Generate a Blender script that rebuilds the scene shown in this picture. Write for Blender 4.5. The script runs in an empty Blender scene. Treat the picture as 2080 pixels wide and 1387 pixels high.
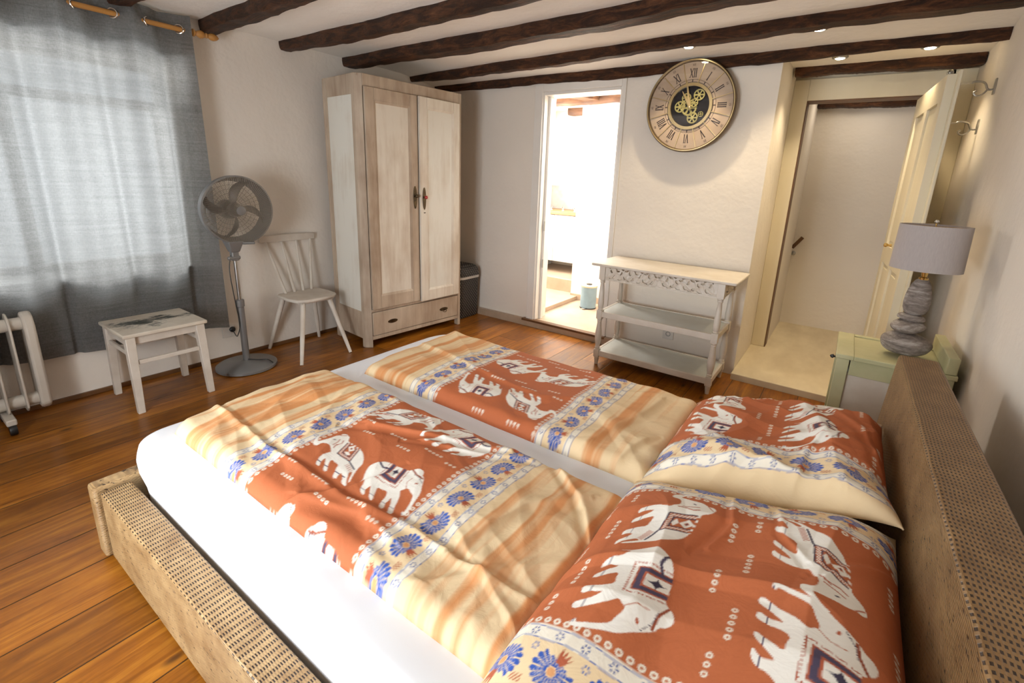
import bpy, bmesh, math, random
import numpy as np
from mathutils import Vector, Matrix
random.seed(7)
PI = math.pi
SC = bpy.context.scene
COL = SC.collection

# ------------------------------------------------------------------ camera
cam_d = bpy.data.cameras.new('camera'); cam = bpy.data.objects.new('camera', cam_d); COL.objects.link(cam)
_f, _yaw, _pitch, _roll, _cx, _cy = 948.3755, -0.5982, 0.2513, 0.0397, 1060.3, 606.4
fw = Vector((math.sin(_yaw)*math.cos(_pitch), math.cos(_yaw)*math.cos(_pitch), -math.sin(_pitch)))
rt = Vector((math.cos(_yaw), -math.sin(_yaw), 0)); up = rt.cross(fw)
r2 = rt*math.cos(_roll)+up*math.sin(_roll); u2 = -rt*math.sin(_roll)+up*math.cos(_roll)
cam.matrix_world = Matrix(((r2.x, u2.x, -fw.x, 0), (r2.y, u2.y, -fw.y, 0), (r2.z, u2.z, -fw.z, 1.4), (0, 0, 0, 1)))
cam_d.sensor_width = 36; cam_d.sensor_fit = 'HORIZONTAL'; cam_d.lens = _f/2080*36
cam_d.shift_x = -(_cx-1040)/2080; cam_d.shift_y = (_cy-693.5)/2080
cam_d.clip_start = 0.03; cam_d.clip_end = 100
SC.camera = cam

# ------------------------------------------------------------------ world, exposure
w = bpy.data.worlds.new('sky'); SC.world = w; w.use_nodes = True
bg = w.node_tree.nodes['Background']; bg.inputs[0].default_value = (0.85, 0.93, 1.0, 1); bg.inputs[1].default_value = 4.0
SC.view_settings.view_transform = 'Standard'; SC.view_settings.look = 'None'
SC.view_settings.exposure = 0.32; SC.view_settings.gamma = 1; SC.view_settings.use_curve_mapping = False

def area(name, loc, size, energy, color, rot):
    d = bpy.data.lights.new(name, 'AREA'); d.shape = 'RECTANGLE'; d.size, d.size_y = size
    d.energy = energy; d.color = color
    o = bpy.data.objects.new(name, d); o.location = loc; o.rotation_euler = rot; COL.objects.link(o); return o
# daylight entering through the curtained window and the one in the wall behind the camera
area('window_daylight', (-5.7, 0.75, 1.62), (0.7, 0.7), 45, (1.0, 0.99, 0.97), (0, -PI/2, 0))
area('window_daylight', (-1.45, -0.93, 1.02), (1.1, 1.1), 54, (0.90, 0.95, 1.0), (PI/2, 0, -0.30))
# bathroom daylight, then added fill lights under both ceilings (the bathroom's own window is in its left wall)
area('bathroom_window_daylight', (-3.40, 4.32, 1.45), (0.7, 1.1), 68, (1.0, 0.97, 0.92), (0, -PI/2, 0))
area('bathroom_fill', (-1.95, 4.12, 2.2), (0.8, 0.5), 34, (1.0, 0.98, 0.95), (0, 0, 0))  # added fill under the ceiling, only brightens the bathroom
area('bathroom_fill', (-3.0, 4.9, 2.25), (0.6, 0.4), 12, (1.0, 0.98, 0.95), (0, 0, 0))  # second added bathroom fill, over the vanity side
area('stairwell_fill', (-0.1, 5.05, 2.2), (0.4, 0.3), 1.6, (1.0, 0.88, 0.72), (0, 0, 0))  # added warm fill with no visible source, lights the stairwell dimly

# ------------------------------------------------------------------ node helpers
class N:
    def __init__(s, name):
        s.m = bpy.data.materials.new(name); s.m.use_nodes = True; s.t = s.m.node_tree; s.n = s.t.nodes
        s.b = s.n['Principled BSDF']; s.out = s.n['Material Output']
        s.tc = s.n.new('ShaderNodeTexCoord')
    def link(s, a, b): s.t.links.new(a, b)
    def setin(s, sock, v):
        if hasattr(v, 'links') or isinstance(v, bpy.types.NodeSocket): s.link(v, sock)
        else: sock.default_value = v
    def math(s, op, a, b=0.0, c=0.0):
        n = s.n.new('ShaderNodeMath'); n.operation = op
        s.setin(n.inputs[0], a); s.setin(n.inputs[1], b); s.setin(n.inputs[2], c); return n.outputs[0]
    def mapping(s, scale=(1, 1, 1), src=None, rot=(0, 0, 0)):
        n = s.n.new('ShaderNodeMapping'); n.inputs['Scale'].default_value = scale; n.inputs['Rotation'].default_value = rot
        s.link(src or s.tc.outputs['Object'], n.inputs[0]); return n.outputs[0]
    def noise(s, vec, scale, detail=4, rough=0.55, dist=0.0):
        n = s.n.new('ShaderNodeTexNoise'); n.inputs['Scale'].default_value = scale; n.inputs['Detail'].default_value = detail
        n.inputs['Roughness'].default_value = rough; n.inputs['Distortion'].default_value = dist
        s.link(vec, n.inputs['Vector']); return n.outputs['Fac']
    def ramp(s, fac, stops):
        n = s.n.new('ShaderNodeValToRGB'); e = n.color_ramp.elements
        while len(e) < len(stops): e.new(0.5)
        for el, (p, c) in zip(e, stops): el.position = p; el.color = (*c, 1) if len(c) == 3 else c
        s.link(fac, n.inputs[0]); return n.outputs[0]
    def mix(s, f, a, b, mode='MIX'):
        n = s.n.new('ShaderNodeMix'); n.data_type = 'RGBA'; n.blend_type = mode
        s.setin(n.inputs[0], f)
        s.setin(n.inputs[6], (*a, 1) if isinstance(a, tuple) and len(a) == 3 else a)
        s.setin(n.inputs[7], (*b, 1) if isinstance(b, tuple) and len(b) == 3 else b); return n.outputs[2]
    def sep(s, vec):
        n = s.n.new('ShaderNodeSeparateXYZ'); s.link(vec, n.inputs[0]); return n.outputs
    def comb(s, x, y, z=0.0):
        n = s.n.new('ShaderNodeCombineXYZ'); s.setin(n.inputs[0], x); s.setin(n.inputs[1], y); s.setin(n.inputs[2], z); return n.outputs[0]
    def bump(s, h, strength=0.3, dist=0.01):
        n = s.n.new('ShaderNodeBump'); n.inputs['Strength'].default_value = strength; n.inputs['Distance'].default_value = dist
        s.link(h, n.inputs['Height']); s.link(n.outputs[0], s.b.inputs['Normal'])
    def base(s, c): s.setin(s.b.inputs['Base Color'], (*c, 1) if isinstance(c, tuple) and len(c) == 3 else c)
    def pr(s, rough=0.5, metal=0.0, spec=0.5):
        s.setin(s.b.inputs['Roughness'], rough); s.b.inputs['Metallic'].default_value = metal
        s.b.inputs['Specular IOR Level'].default_value = spec; return s.m

def simple(name, c1, c2=None, scale=8, stretch=(1, 1, 1), rough=0.5, metal=0.0, spec=0.5, bump=0.0, bscale=60, lo=0.35, hi=0.65):
    k = N(name); v = k.mapping(stretch)
    c2 = c2 or tuple(x*0.85 for x in c1)
    k.base(k.ramp(k.noise(v, scale, 5), [(lo, c1), (hi, c2)]))
    if bump: k.bump(k.noise(v, bscale, 4), bump, 0.004)
    return k.pr(rough, metal, spec)

def mat_plaster(name, c=(0.81, 0.745, 0.66)):
    k = N(name); v = k.mapping()
    k.base(k.ramp(k.noise(v, 1.3, 3), [(0.3, c), (0.7, tuple(x*0.95 for x in c))]))
    h = k.math('ADD', k.noise(v, 5, 3), k.math('MULTIPLY', k.noise(v, 45, 3), 0.12)); k.bump(h, 0.35, 0.03)
    return k.pr(0.85, 0, 0.25)

def mat_floor():
    k = N('varnished_pine'); x, y, z = k.sep(k.tc.outputs['Object'])
    u = k.math('DIVIDE', k.math('ADD', x, 0.079), 0.215)
    idx = k.math('FLOOR', u); fr = k.math('FRACT', u)
    wn = k.n.new('ShaderNodeTexWhiteNoise'); wn.noise_dimensions = '1D'; k.link(idx, wn.inputs['W'])
    y2 = k.math('ADD', y, k.math('MULTIPLY', wn.outputs['Value'], 7.0))
    seg = k.math('DIVIDE', y2, 2.6); sfr = k.math('FRACT', seg)
    wn2 = k.n.new('ShaderNodeTexWhiteNoise'); wn2.noise_dimensions = '2D'; k.link(k.comb(idx, k.math('FLOOR', seg)), wn2.inputs['Vector'])
    gv = k.comb(k.math('MULTIPLY', x, 14.0), k.math('ADD', k.math('MULTIPLY', y, 1.1), k.math('MULTIPLY', idx, 3.7)))
    g = k.noise(gv, 1.6, 7, 0.62, 1.2)
    col = k.ramp(g, [(0.25, (0.120, 0.036, 0.004)), (0.5, (0.29, 0.102, 0.010)), (0.78, (0.50, 0.215, 0.025))])
    tone = k.ramp(wn2.outputs['Value'], [(0.0, (0.72, 0.68, 0.62)), (1.0, (1.15, 1.1, 1.05))])
    col = k.mix(1.0, col, tone, 'MULTIPLY')
    # knots
    vo = k.n.new('ShaderNodeTexVoronoi'); vo.inputs['Scale'].default_value = 1.0
    k.link(k.comb(k.math('MULTIPLY', x, 5.5), k.math('MULTIPLY', y, 2.4)), vo.inputs['Vector'])
    kn = k.ramp(vo.outputs['Distance'], [(0.0, (1, 1, 1)), (0.045, (0.75, 0.75, 0.75)), (0.10, (0, 0, 0))])
    col = k.mix(kn, col, (0.035, 0.012, 0.006))
    # large stains of wear
    st = k.ramp(k.noise(k.mapping((1.2, 0.7, 1)), 2.2, 5, 0.7), [(0.32, (0.62, 0.55, 0.5)), (0.55, (1, 1, 1))])
    col = k.mix(1.0, col, st, 'MULTIPLY')
    e = k.math('MINIMUM', fr, k.math('SUBTRACT', 1.0, fr)); e2 = k.math('MULTIPLY', k.math('MINIMUM', sfr, k.math('SUBTRACT', 1.0, sfr)), 12.0)
    ed = k.math('MINIMUM', e, e2)
    seam = k.ramp(ed, [(0.0, (0, 0, 0)), (0.006, (0.12, 0.12, 0.12)), (0.016, (1, 1, 1))])
    col = k.mix(seam, (0.02, 0.009, 0.004), col)
    k.base(col)
    h = k.math('ADD', k.math('MULTIPLY', g, 0.15), seam); k.bump(h, 0.35, 0.004)
    k.setin(k.b.inputs['Roughness'], k.math('ADD', 0.22, k.math('MULTIPLY', g, 0.22)))
    k.b.inputs['Coat Weight'].default_value = 0.18; k.b.inputs['Coat Roughness'].default_value = 0.14
    k.b.inputs['Specular IOR Level'].default_value = 0.3
    return k.m

def mat_beam():
    k = N('old_dark_oak'); v = k.mapping((2.2, 9, 9))
    n1 = k.noise(v, 2.6, 9, 0.78, 0.8)
    col = k.ramp(n1, [(0.28, (0.006, 0.0025, 0.0012)), (0.46, (0.030, 0.011, 0.004)), (0.58, (0.095, 0.034, 0.012)), (0.74, (0.21, 0.095, 0.042))])
    k.base(col); k.bump(k.noise(k.mapping((2, 14, 14)), 3.5, 8, 0.7), 0.9, 0.02)
    return k.pr(0.55, 0, 0.35)

def mat_limed(name, dark=(0.31, 0.215, 0.145), light=(0.60, 0.50, 0.385), amt=(0.34, 0.66), sc=(9, 9, 0.9)):
    k = N(name); v = k.mapping(sc)
    g = k.noise(v, 1.7, 8, 0.65, 0.4); b = k.noise(k.mapping((1, 1, 0.6)), 3.2, 4)
    f = k.math('ADD', k.math('MULTIPLY', g, 0.42), k.math('MULTIPLY', b, 0.58))
    k.base(k.ramp(f, [(amt[0], dark), (amt[1], light)])); k.bump(g, 0.2, 0.003)
    return k.pr(0.6, 0, 0.3)

def mat_wicker(name, along='x', fine=False, P=0.0225, Q=0.0062, c0=(0.29, 0.165, 0.065), c1=(0.50, 0.33, 0.155)):
    """Woven cane: rows of strands across the rail on top, tight fine cane on the sides. Object coordinates."""
    k = N(name); x, y, z = k.sep(k.tc.outputs['Object'])
    geo = k.n.new('ShaderNodeNewGeometry'); nx, ny, nz = k.sep(geo.outputs['Normal'])
    wob = k.math('MULTIPLY', k.math('SUBTRACT', k.noise(k.mapping(), 9, 2), 0.5), 0.010)
    a = x if along == 'x' else y
    bt = y if along == 'x' else x
    def weave(a, b, P, Q, hole=True):
        ua = k.math('DIVIDE', k.math('ADD', a, wob), P); ub = k.math('DIVIDE', k.math('ADD', b, wob), Q)
        sa = k.math('SINE', k.math('MULTIPLY', ua, 2*PI)); sb = k.math('SINE', k.math('MULTIPLY', ub, 2*PI))
        return ua, ub, sa, sb
    # top face
    ua, ub, sa, sb = weave(a, bt, P, Q)
    band = k.ramp(k.math('MULTIPLY_ADD', sa, 0.5, 0.5), [(0.30, (0, 0, 0)), (0.55, (1, 1, 1))])      # 1 on cane band
    bar = k.ramp(k.math('MULTIPLY_ADD', sb, 0.5, 0.5), [(0.35, (0, 0, 0)), (0.62, (1, 1, 1))])
    htop = k.math('MAXIMUM', k.math('MULTIPLY', band, k.math('MULTIPLY_ADD', sb, 0.13, 0.87)), k.math('MULTIPLY', bar, 0.72))
    # side faces
    ub2 = k.math('DIVIDE', k.math('ADD', z, wob), 0.0048); ua2 = k.math('DIVIDE', k.math('ADD', a, wob), 0.022)
    rowpar = k.math('MULTIPLY', k.math('FLOOR', ub2), PI)
    hs = k.math('ADD', k.math('ABSOLUTE', k.math('SINE', k.math('MULTIPLY', ub2, PI))), k.math('MULTIPLY', k.math('SINE', k.math('ADD', k.math('MULTIPLY', ua2, 2*PI), rowpar)), 0.35))
    hs = k.math('MULTIPLY_ADD', hs, 0.42, 0.42)
    fl = k.ramp(k.noise(k.mapping((60, 60, 160)), 1.0, 2), [(0.30, (0.15, 0.15, 0.15)), (0.38, (1, 1, 1))]); hs = k.math('MULTIPLY', hs, fl)
    top = k.math('GREATER_THAN', k.math('ABSOLUTE', nz), 0.55)
    if fine: top = 0.0
    n = k.n.new('ShaderNodeMix'); n.data_type = 'FLOAT'; k.setin(n.inputs[0], top); k.link(hs, n.inputs[2]); k.link(htop, n.inputs[3]); h = n.outputs[0]
    v = k.noise(k.mapping((1, 1, 1)), 14, 4)
    tan = k.ramp(v, [(0.3, c0), (0.7, c1)])
    k.base(k.mix(k.ramp(h, [(0.12, (0, 0, 0)), (0.62, (1, 1, 1))]), (0.035, 0.017, 0.008), tan))
    k.bump(h, 0.8, 0.004)
    return k.pr(0.42, 0, 0.5)

def mat_curtain():
    k = N('grey_linen'); v = k.mapping((60, 60, 400)); v2 = k.mapping((400, 400, 60))
    weave = k.math('ADD', k.noise(v, 1, 2), k.noise(v2, 1, 2))
    streak = k.noise(k.mapping((3, 3, 90)), 1.0, 4)
    f = k.math('ADD', k.math('MULTIPLY', weave, 0.35), k.math('MULTIPLY', streak, 0.3))
    col = k.ramp(f, [(0.35, (0.138, 0.138, 0.138)), (0.65, (0.25, 0.252, 0.252))]); k.base(col)
    k.b.inputs['Roughness'].default_value = 0.95; k.b.inputs['Specular IOR Level'].default_value = 0.1
    k.bump(weave, 0.25, 0.002)
    tr = k.n.new('ShaderNodeBsdfTranslucent'); k.link(k.mix(1.0, col, (1.50, 1.48, 1.42), 'MULTIPLY'), tr.inputs[0])
    tp = k.n.new('ShaderNodeBsdfTransparent')
    m1 = k.n.new('ShaderNodeMixShader'); m1.inputs[0].default_value = 0.55; k.link(k.b.outputs[0], m1.inputs[1]); k.link(tr.outputs[0], m1.inputs[2])
    m2 = k.n.new('ShaderNodeMixShader'); k.setin(m2.inputs[0], k.ramp(weave, [(0.3, (0.10,)*3), (1.2, (0.02,)*3)])); k.link(m1.outputs[0], m2.inputs[1]); k.link(tp.outputs[0], m2.inputs[2])
    k.link(m2.outputs[0], k.out.inputs[0]); return k.m

def mat_printed(name):
    k = N(name); at = k.n.new('ShaderNodeAttribute'); at.attribute_name = 'print'
    v = k.mapping((900, 900, 900))
    k.base(at.outputs['Color'])
    cre = k.math('ADD', k.noise(k.mapping((1, 1, 1)), 16, 3, 0.6, 1.5), k.math('MULTIPLY', k.noise(v, 1, 1), 0.03))
    k.bump(cre, 0.11, 0.02)
    return k.pr(0.7, 0, 0.15)

def emis(name, c, s):
    k = N(name); k.base((0, 0, 0)); k.b.inputs['Emission Color'].default_value = (*c, 1); k.b.inputs['Emission Strength'].default_value = s; return k.m

def glass(name, tint=(1, 1, 1), a=0.9):
    k = N(name); tp = k.n.new('ShaderNodeBsdfTransparent'); tp.inputs[0].default_value = (*tint, 1)
    gl = k.n.new('ShaderNodeBsdfGlossy'); gl.inputs['Roughness'].default_value = 0.03
    m = k.n.new('ShaderNodeMixShader'); m.inputs[0].default_value = 1-a; k.link(tp.outputs[0], m.inputs[1]); k.link(gl.outputs[0], m.inputs[2])
    k.link(m.outputs[0], k.out.inputs[0]); return k.m

MT = {}
MT['plaster'] = mat_plaster('white_plaster')
MT['plaster_alc'] = mat_plaster('cream_plaster', (0.80, 0.74, 0.60))
MT['ceil'] = mat_plaster('white_ceiling_plaster', (0.90, 0.85, 0.78))
MT['floor'] = mat_floor()
MT['tile'] = simple('bathroom_tile', (0.48, 0.36, 0.26), (0.40, 0.29, 0.20), 5, rough=0.35)
MT['landing'] = simple('painted_landing_boards', (0.72, 0.62, 0.44), (0.60, 0.50, 0.34), 6, (1, 0.4, 1), rough=0.5, bump=0.15)
MT['beam'] = mat_beam()
MT['beam_light'] = simple('brown_bathroom_beam', (0.22, 0.10, 0.045), (0.09, 0.04, 0.02), 4, (1, 6, 6), 0.6, bump=0.4, bscale=10)
MT['paint'] = simple('white_gloss_paint', (0.80, 0.77, 0.72), (0.76, 0.72, 0.66), 3, rough=0.4, bump=0.05)
MT['paint_cream'] = simple('cream_paint', (0.78, 0.71, 0.54), (0.70, 0.62, 0.45), 3, (1, 1, .3), rough=0.45, bump=0.1)
MT['base_wood'] = simple('baseboard_wood', (0.17, 0.075, 0.025), (0.10, 0.045, 0.016), 6, (1, 1, 1), 0.5)
MT['limed'] = mat_limed('limed_wood')
MT['limed_pale'] = mat_limed('limed_panel', (0.50, 0.39, 0.28), (0.74, 0.68, 0.58), (0.30, 0.55))
MT['limed_white'] = mat_limed('white_washed_panel', (0.60, 0.53, 0.43), (0.74, 0.71, 0.63), (0.3, 0.5))
MT['dark_metal'] = simple('aged_brass', (0.10, 0.07, 0.035), (0.05, 0.035, 0.02), 20, rough=0.4, metal=0.8)
MT['red'] = simple('red_bead', (0.45, 0.02, 0.015), rough=0.3)
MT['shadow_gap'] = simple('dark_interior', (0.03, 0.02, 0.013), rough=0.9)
MT['fan_grey'] = simple('fan_grey_plastic', (0.20, 0.195, 0.19), (0.18, 0.175, 0.17), 4, rough=0.38, metal=0.2)
MT['mesh'] = simple('fan_mesh', (0.28, 0.24, 0.19), rough=0.5)
MT['fan_dark'] = simple('fan_dark_grille', (0.10, 0.09, 0.08), rough=0.4, metal=0.3)
MT['fan_blade'] = simple('fan_blade_plastic', (0.075, 0.062, 0.055), rough=0.35)
MT['steel'] = simple('brushed_steel', (0.45, 0.44, 0.42), rough=0.3, metal=1.0)
MT['black'] = simple('black_plastic', (0.012, 0.012, 0.012), rough=0.4)
MT['chair_white'] = simple('worn_white_paint', (0.66, 0.60, 0.52), (0.58, 0.51, 0.43), 9, rough=0.5, bump=0.1)
MT['rad'] = simple('radiator_enamel', (0.55, 0.50, 0.43), (0.50, 0.45, 0.38), 4, rough=0.35)
MT['plastic_w'] = simple('white_plastic', (0.72, 0.68, 0.62), rough=0.35)
MT['rodwood'] = simple('honey_pine', (0.50, 0.24, 0.06), (0.38, 0.17, 0.04), 5, (1, .3, 1), rough=0.4)
MT['chrome'] = simple('chrome', (0.75, 0.74, 0.72), rough=0.12, metal=1.0)
MT['brass'] = simple('polished_brass', (0.72, 0.50, 0.18), rough=0.18, metal=1.0)
MT['gold'] = simple('brushed_gold', (0.70, 0.55, 0.30), (0.6, 0.45, 0.22), 6, rough=0.3, metal=0.9)
MT['bronze'] = simple('bronze_rim', (0.20, 0.14, 0.075), (0.14, 0.095, 0.05), 6, rough=0.35, metal=0.8)
MT['curtain'] = mat_curtain()
MT['sheet'] = simple('white_cotton', (0.80, 0.81, 0.84), (0.78, 0.79, 0.82), 3, rough=0.8, bump=0.25, bscale=5)
MT['print'] = mat_printed('printed_cotton')
MT['wick_x'] = mat_wicker('woven_cane_rail', 'x')
MT['wick_y_shaded'] = mat_wicker('woven_cane_headboard_shaded', 'y', P=0.0145, Q=0.0072, c0=(0.20, 0.105, 0.036), c1=(0.33, 0.19, 0.075))  # same cane as the rail; headboard shade put into the darker colours
MT['wick_f'] = mat_wicker('woven_cane_fine', 'y', True)
MT['console'] = simple('antique_white_paint', (0.70, 0.64, 0.56), (0.62, 0.55, 0.46), 7, rough=0.45, bump=0.12)
MT['console_shelf'] = simple('pale_grey_shelf_paint', (0.66, 0.68, 0.64), (0.58, 0.58, 0.52), 4, rough=0.4)
MT['bin'] = simple('blue_grey_enamel', (0.25, 0.36, 0.42), rough=0.35)
MT['cork'] = simple('bamboo_lid', (0.72, 0.58, 0.38), rough=0.5)
MT['white_lac'] = simple('white_lacquer', (0.70, 0.69, 0.67), rough=0.3)
MT['marble'] = simple('grey_marble', (0.30, 0.30, 0.29), (0.42, 0.41, 0.39), 9, rough=0.3)
MT['oak'] = simple('oak_worktop', (0.36, 0.19, 0.07), (0.28, 0.14, 0.05), 5, (1, 6, 6), rough=0.4)
MT['shade'] = None
MT['stone'] = None

def mat_peel():
    k = N('peeling_white_paint'); geo = k.n.new('ShaderNodeNewGeometry'); nx, ny, nz = k.sep(geo.outputs['Normal'])
    n1 = k.noise(k.mapping((1.0, 1.0, 1)), 9, 3); n2 = k.noise(k.mapping((110, 16, 30)), 1, 6, 0.75, 0.6)
    x, y, z = k.sep(k.tc.outputs['Object'])
    d = k.math('ADD', k.math('ABSOLUTE', k.math('SUBTRACT', k.math('DIVIDE', k.math('ADD', x, 3.41), 0.16), 0.0)), k.math('ABSOLUTE', k.math('DIVIDE', k.math('SUBTRACT', y, 0.95), 0.30)))
    f = k.math('SUBTRACT', k.math('ADD', k.math('MULTIPLY', n1, 0.55), k.math('MULTIPLY', n2, 0.9)), k.math('MULTIPLY', d, 0.22))
    m = k.math('MULTIPLY', k.ramp(f, [(0.575, (0, 0, 0)), (0.62, (1, 1, 1))]), k.math('GREATER_THAN', nz, 0.7))
    white = k.ramp(k.noise(k.mapping(), 7, 4), [(0.35, (0.66, 0.60, 0.50)), (0.65, (0.58, 0.50, 0.40))])
    k.base(k.mix(m, white, (0.05, 0.055, 0.045))); k.bump(k.math('SUBTRACT', 1.0, m), 0.3, 0.002); return k.pr(0.5)
MT['peel'] = mat_peel()
def mat_green():
    k = N('distressed_green_paint'); n1 = k.noise(k.mapping((14, 14, 5)), 1.6, 7, 0.8)
    g = k.ramp(k.noise(k.mapping(), 5, 4), [(0.35, (0.40, 0.39, 0.21)), (0.65, (0.50, 0.47, 0.28))])
    k.base(k.mix(k.ramp(n1, [(0.66, (0, 0, 0)), (0.72, (1, 1, 1))]), g, (0.10, 0.10, 0.08))); return k.pr(0.5)
MT['green'] = mat_green()
def mat_stone():
    k = N('weathered_stone'); n1 = k.noise(k.mapping((4, 4, 14), rot=(0, 0.15, 0)), 3.0, 8, 0.75, 0.5)
    k.base(k.ramp(n1, [(0.3, (0.085, 0.068, 0.058)), (0.5, (0.25, 0.21, 0.185)), (0.70, (0.50, 0.46, 0.42))])); k.bump(n1, 0.5, 0.006); return k.pr(0.75, 0, 0.25)
MT['stone'] = mat_stone()
def mat_shade():
    k = N('linen_shade'); n1 = k.noise(k.mapping((300, 300, 40)), 1, 2)
    c = k.ramp(n1, [(0.3, (0.56, 0.51, 0.50)), (0.7, (0.62, 0.57, 0.55))]); k.base(c); k.pr(0.9, 0, 0.1)
    tr = k.n.new('ShaderNodeBsdfTranslucent'); k.link(c, tr.inputs[0]); m = k.n.new('ShaderNodeMixShader'); m.inputs[0].default_value = 0.3
    k.link(k.b.outputs[0], m.inputs[1]); k.link(tr.outputs[0], m.inputs[2]); k.link(m.outputs[0], k.out.inputs[0]); return k.m
MT['shade'] = mat_shade()
def mat_basket():
    k = N('dark_woven_plastic'); x, y, z = k.sep(k.tc.outputs['Object'])
    s = k.math('MULTIPLY', k.math('SINE', k.math('MULTIPLY', k.math('ADD', y, x), 2*PI/0.030)), k.math('SINE', k.math('MULTIPLY', z, 2*PI/0.036)))
    k.base(k.ramp(s, [(0.35, (0.018, 0.016, 0.016)), (0.75, (0.30, 0.27, 0.23))])); k.bump(s, 0.5, 0.005); return k.pr(0.5)
MT['basket'] = mat_basket()
MT['spot'] = emis('spot_lamp_glow', (1.0, 0.86, 0.62), 40)
MT['dial'] = simple('pale_wood_dial', (0.52, 0.40, 0.29), (0.42, 0.31, 0.22), 3, rough=0.45)
MT['dial_ink'] = simple('dark_brown_print', (0.030, 0.014, 0.012), rough=0.5)
MT['dial_ink_pale'] = simple('faded_print', (0.10, 0.065, 0.05), rough=0.5)
MT['black_dial'] = simple('black_dial', (0.012, 0.011, 0.014), rough=0.25)
MT['gear'] = simple('antique_gold_gear', (0.36, 0.32, 0.13), (0.25, 0.22, 0.09), 20, rough=0.4, metal=0.5)
MT['glass'] = glass('window_glass', (1, 1, 1), 0.95)
MT['clock_glass'] = glass('thin_clock_glass', (1, 1, 1), 0.975)
MT['clear'] = glass('clear_acrylic', (0.95, 0.95, 0.92), 0.72)

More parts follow.
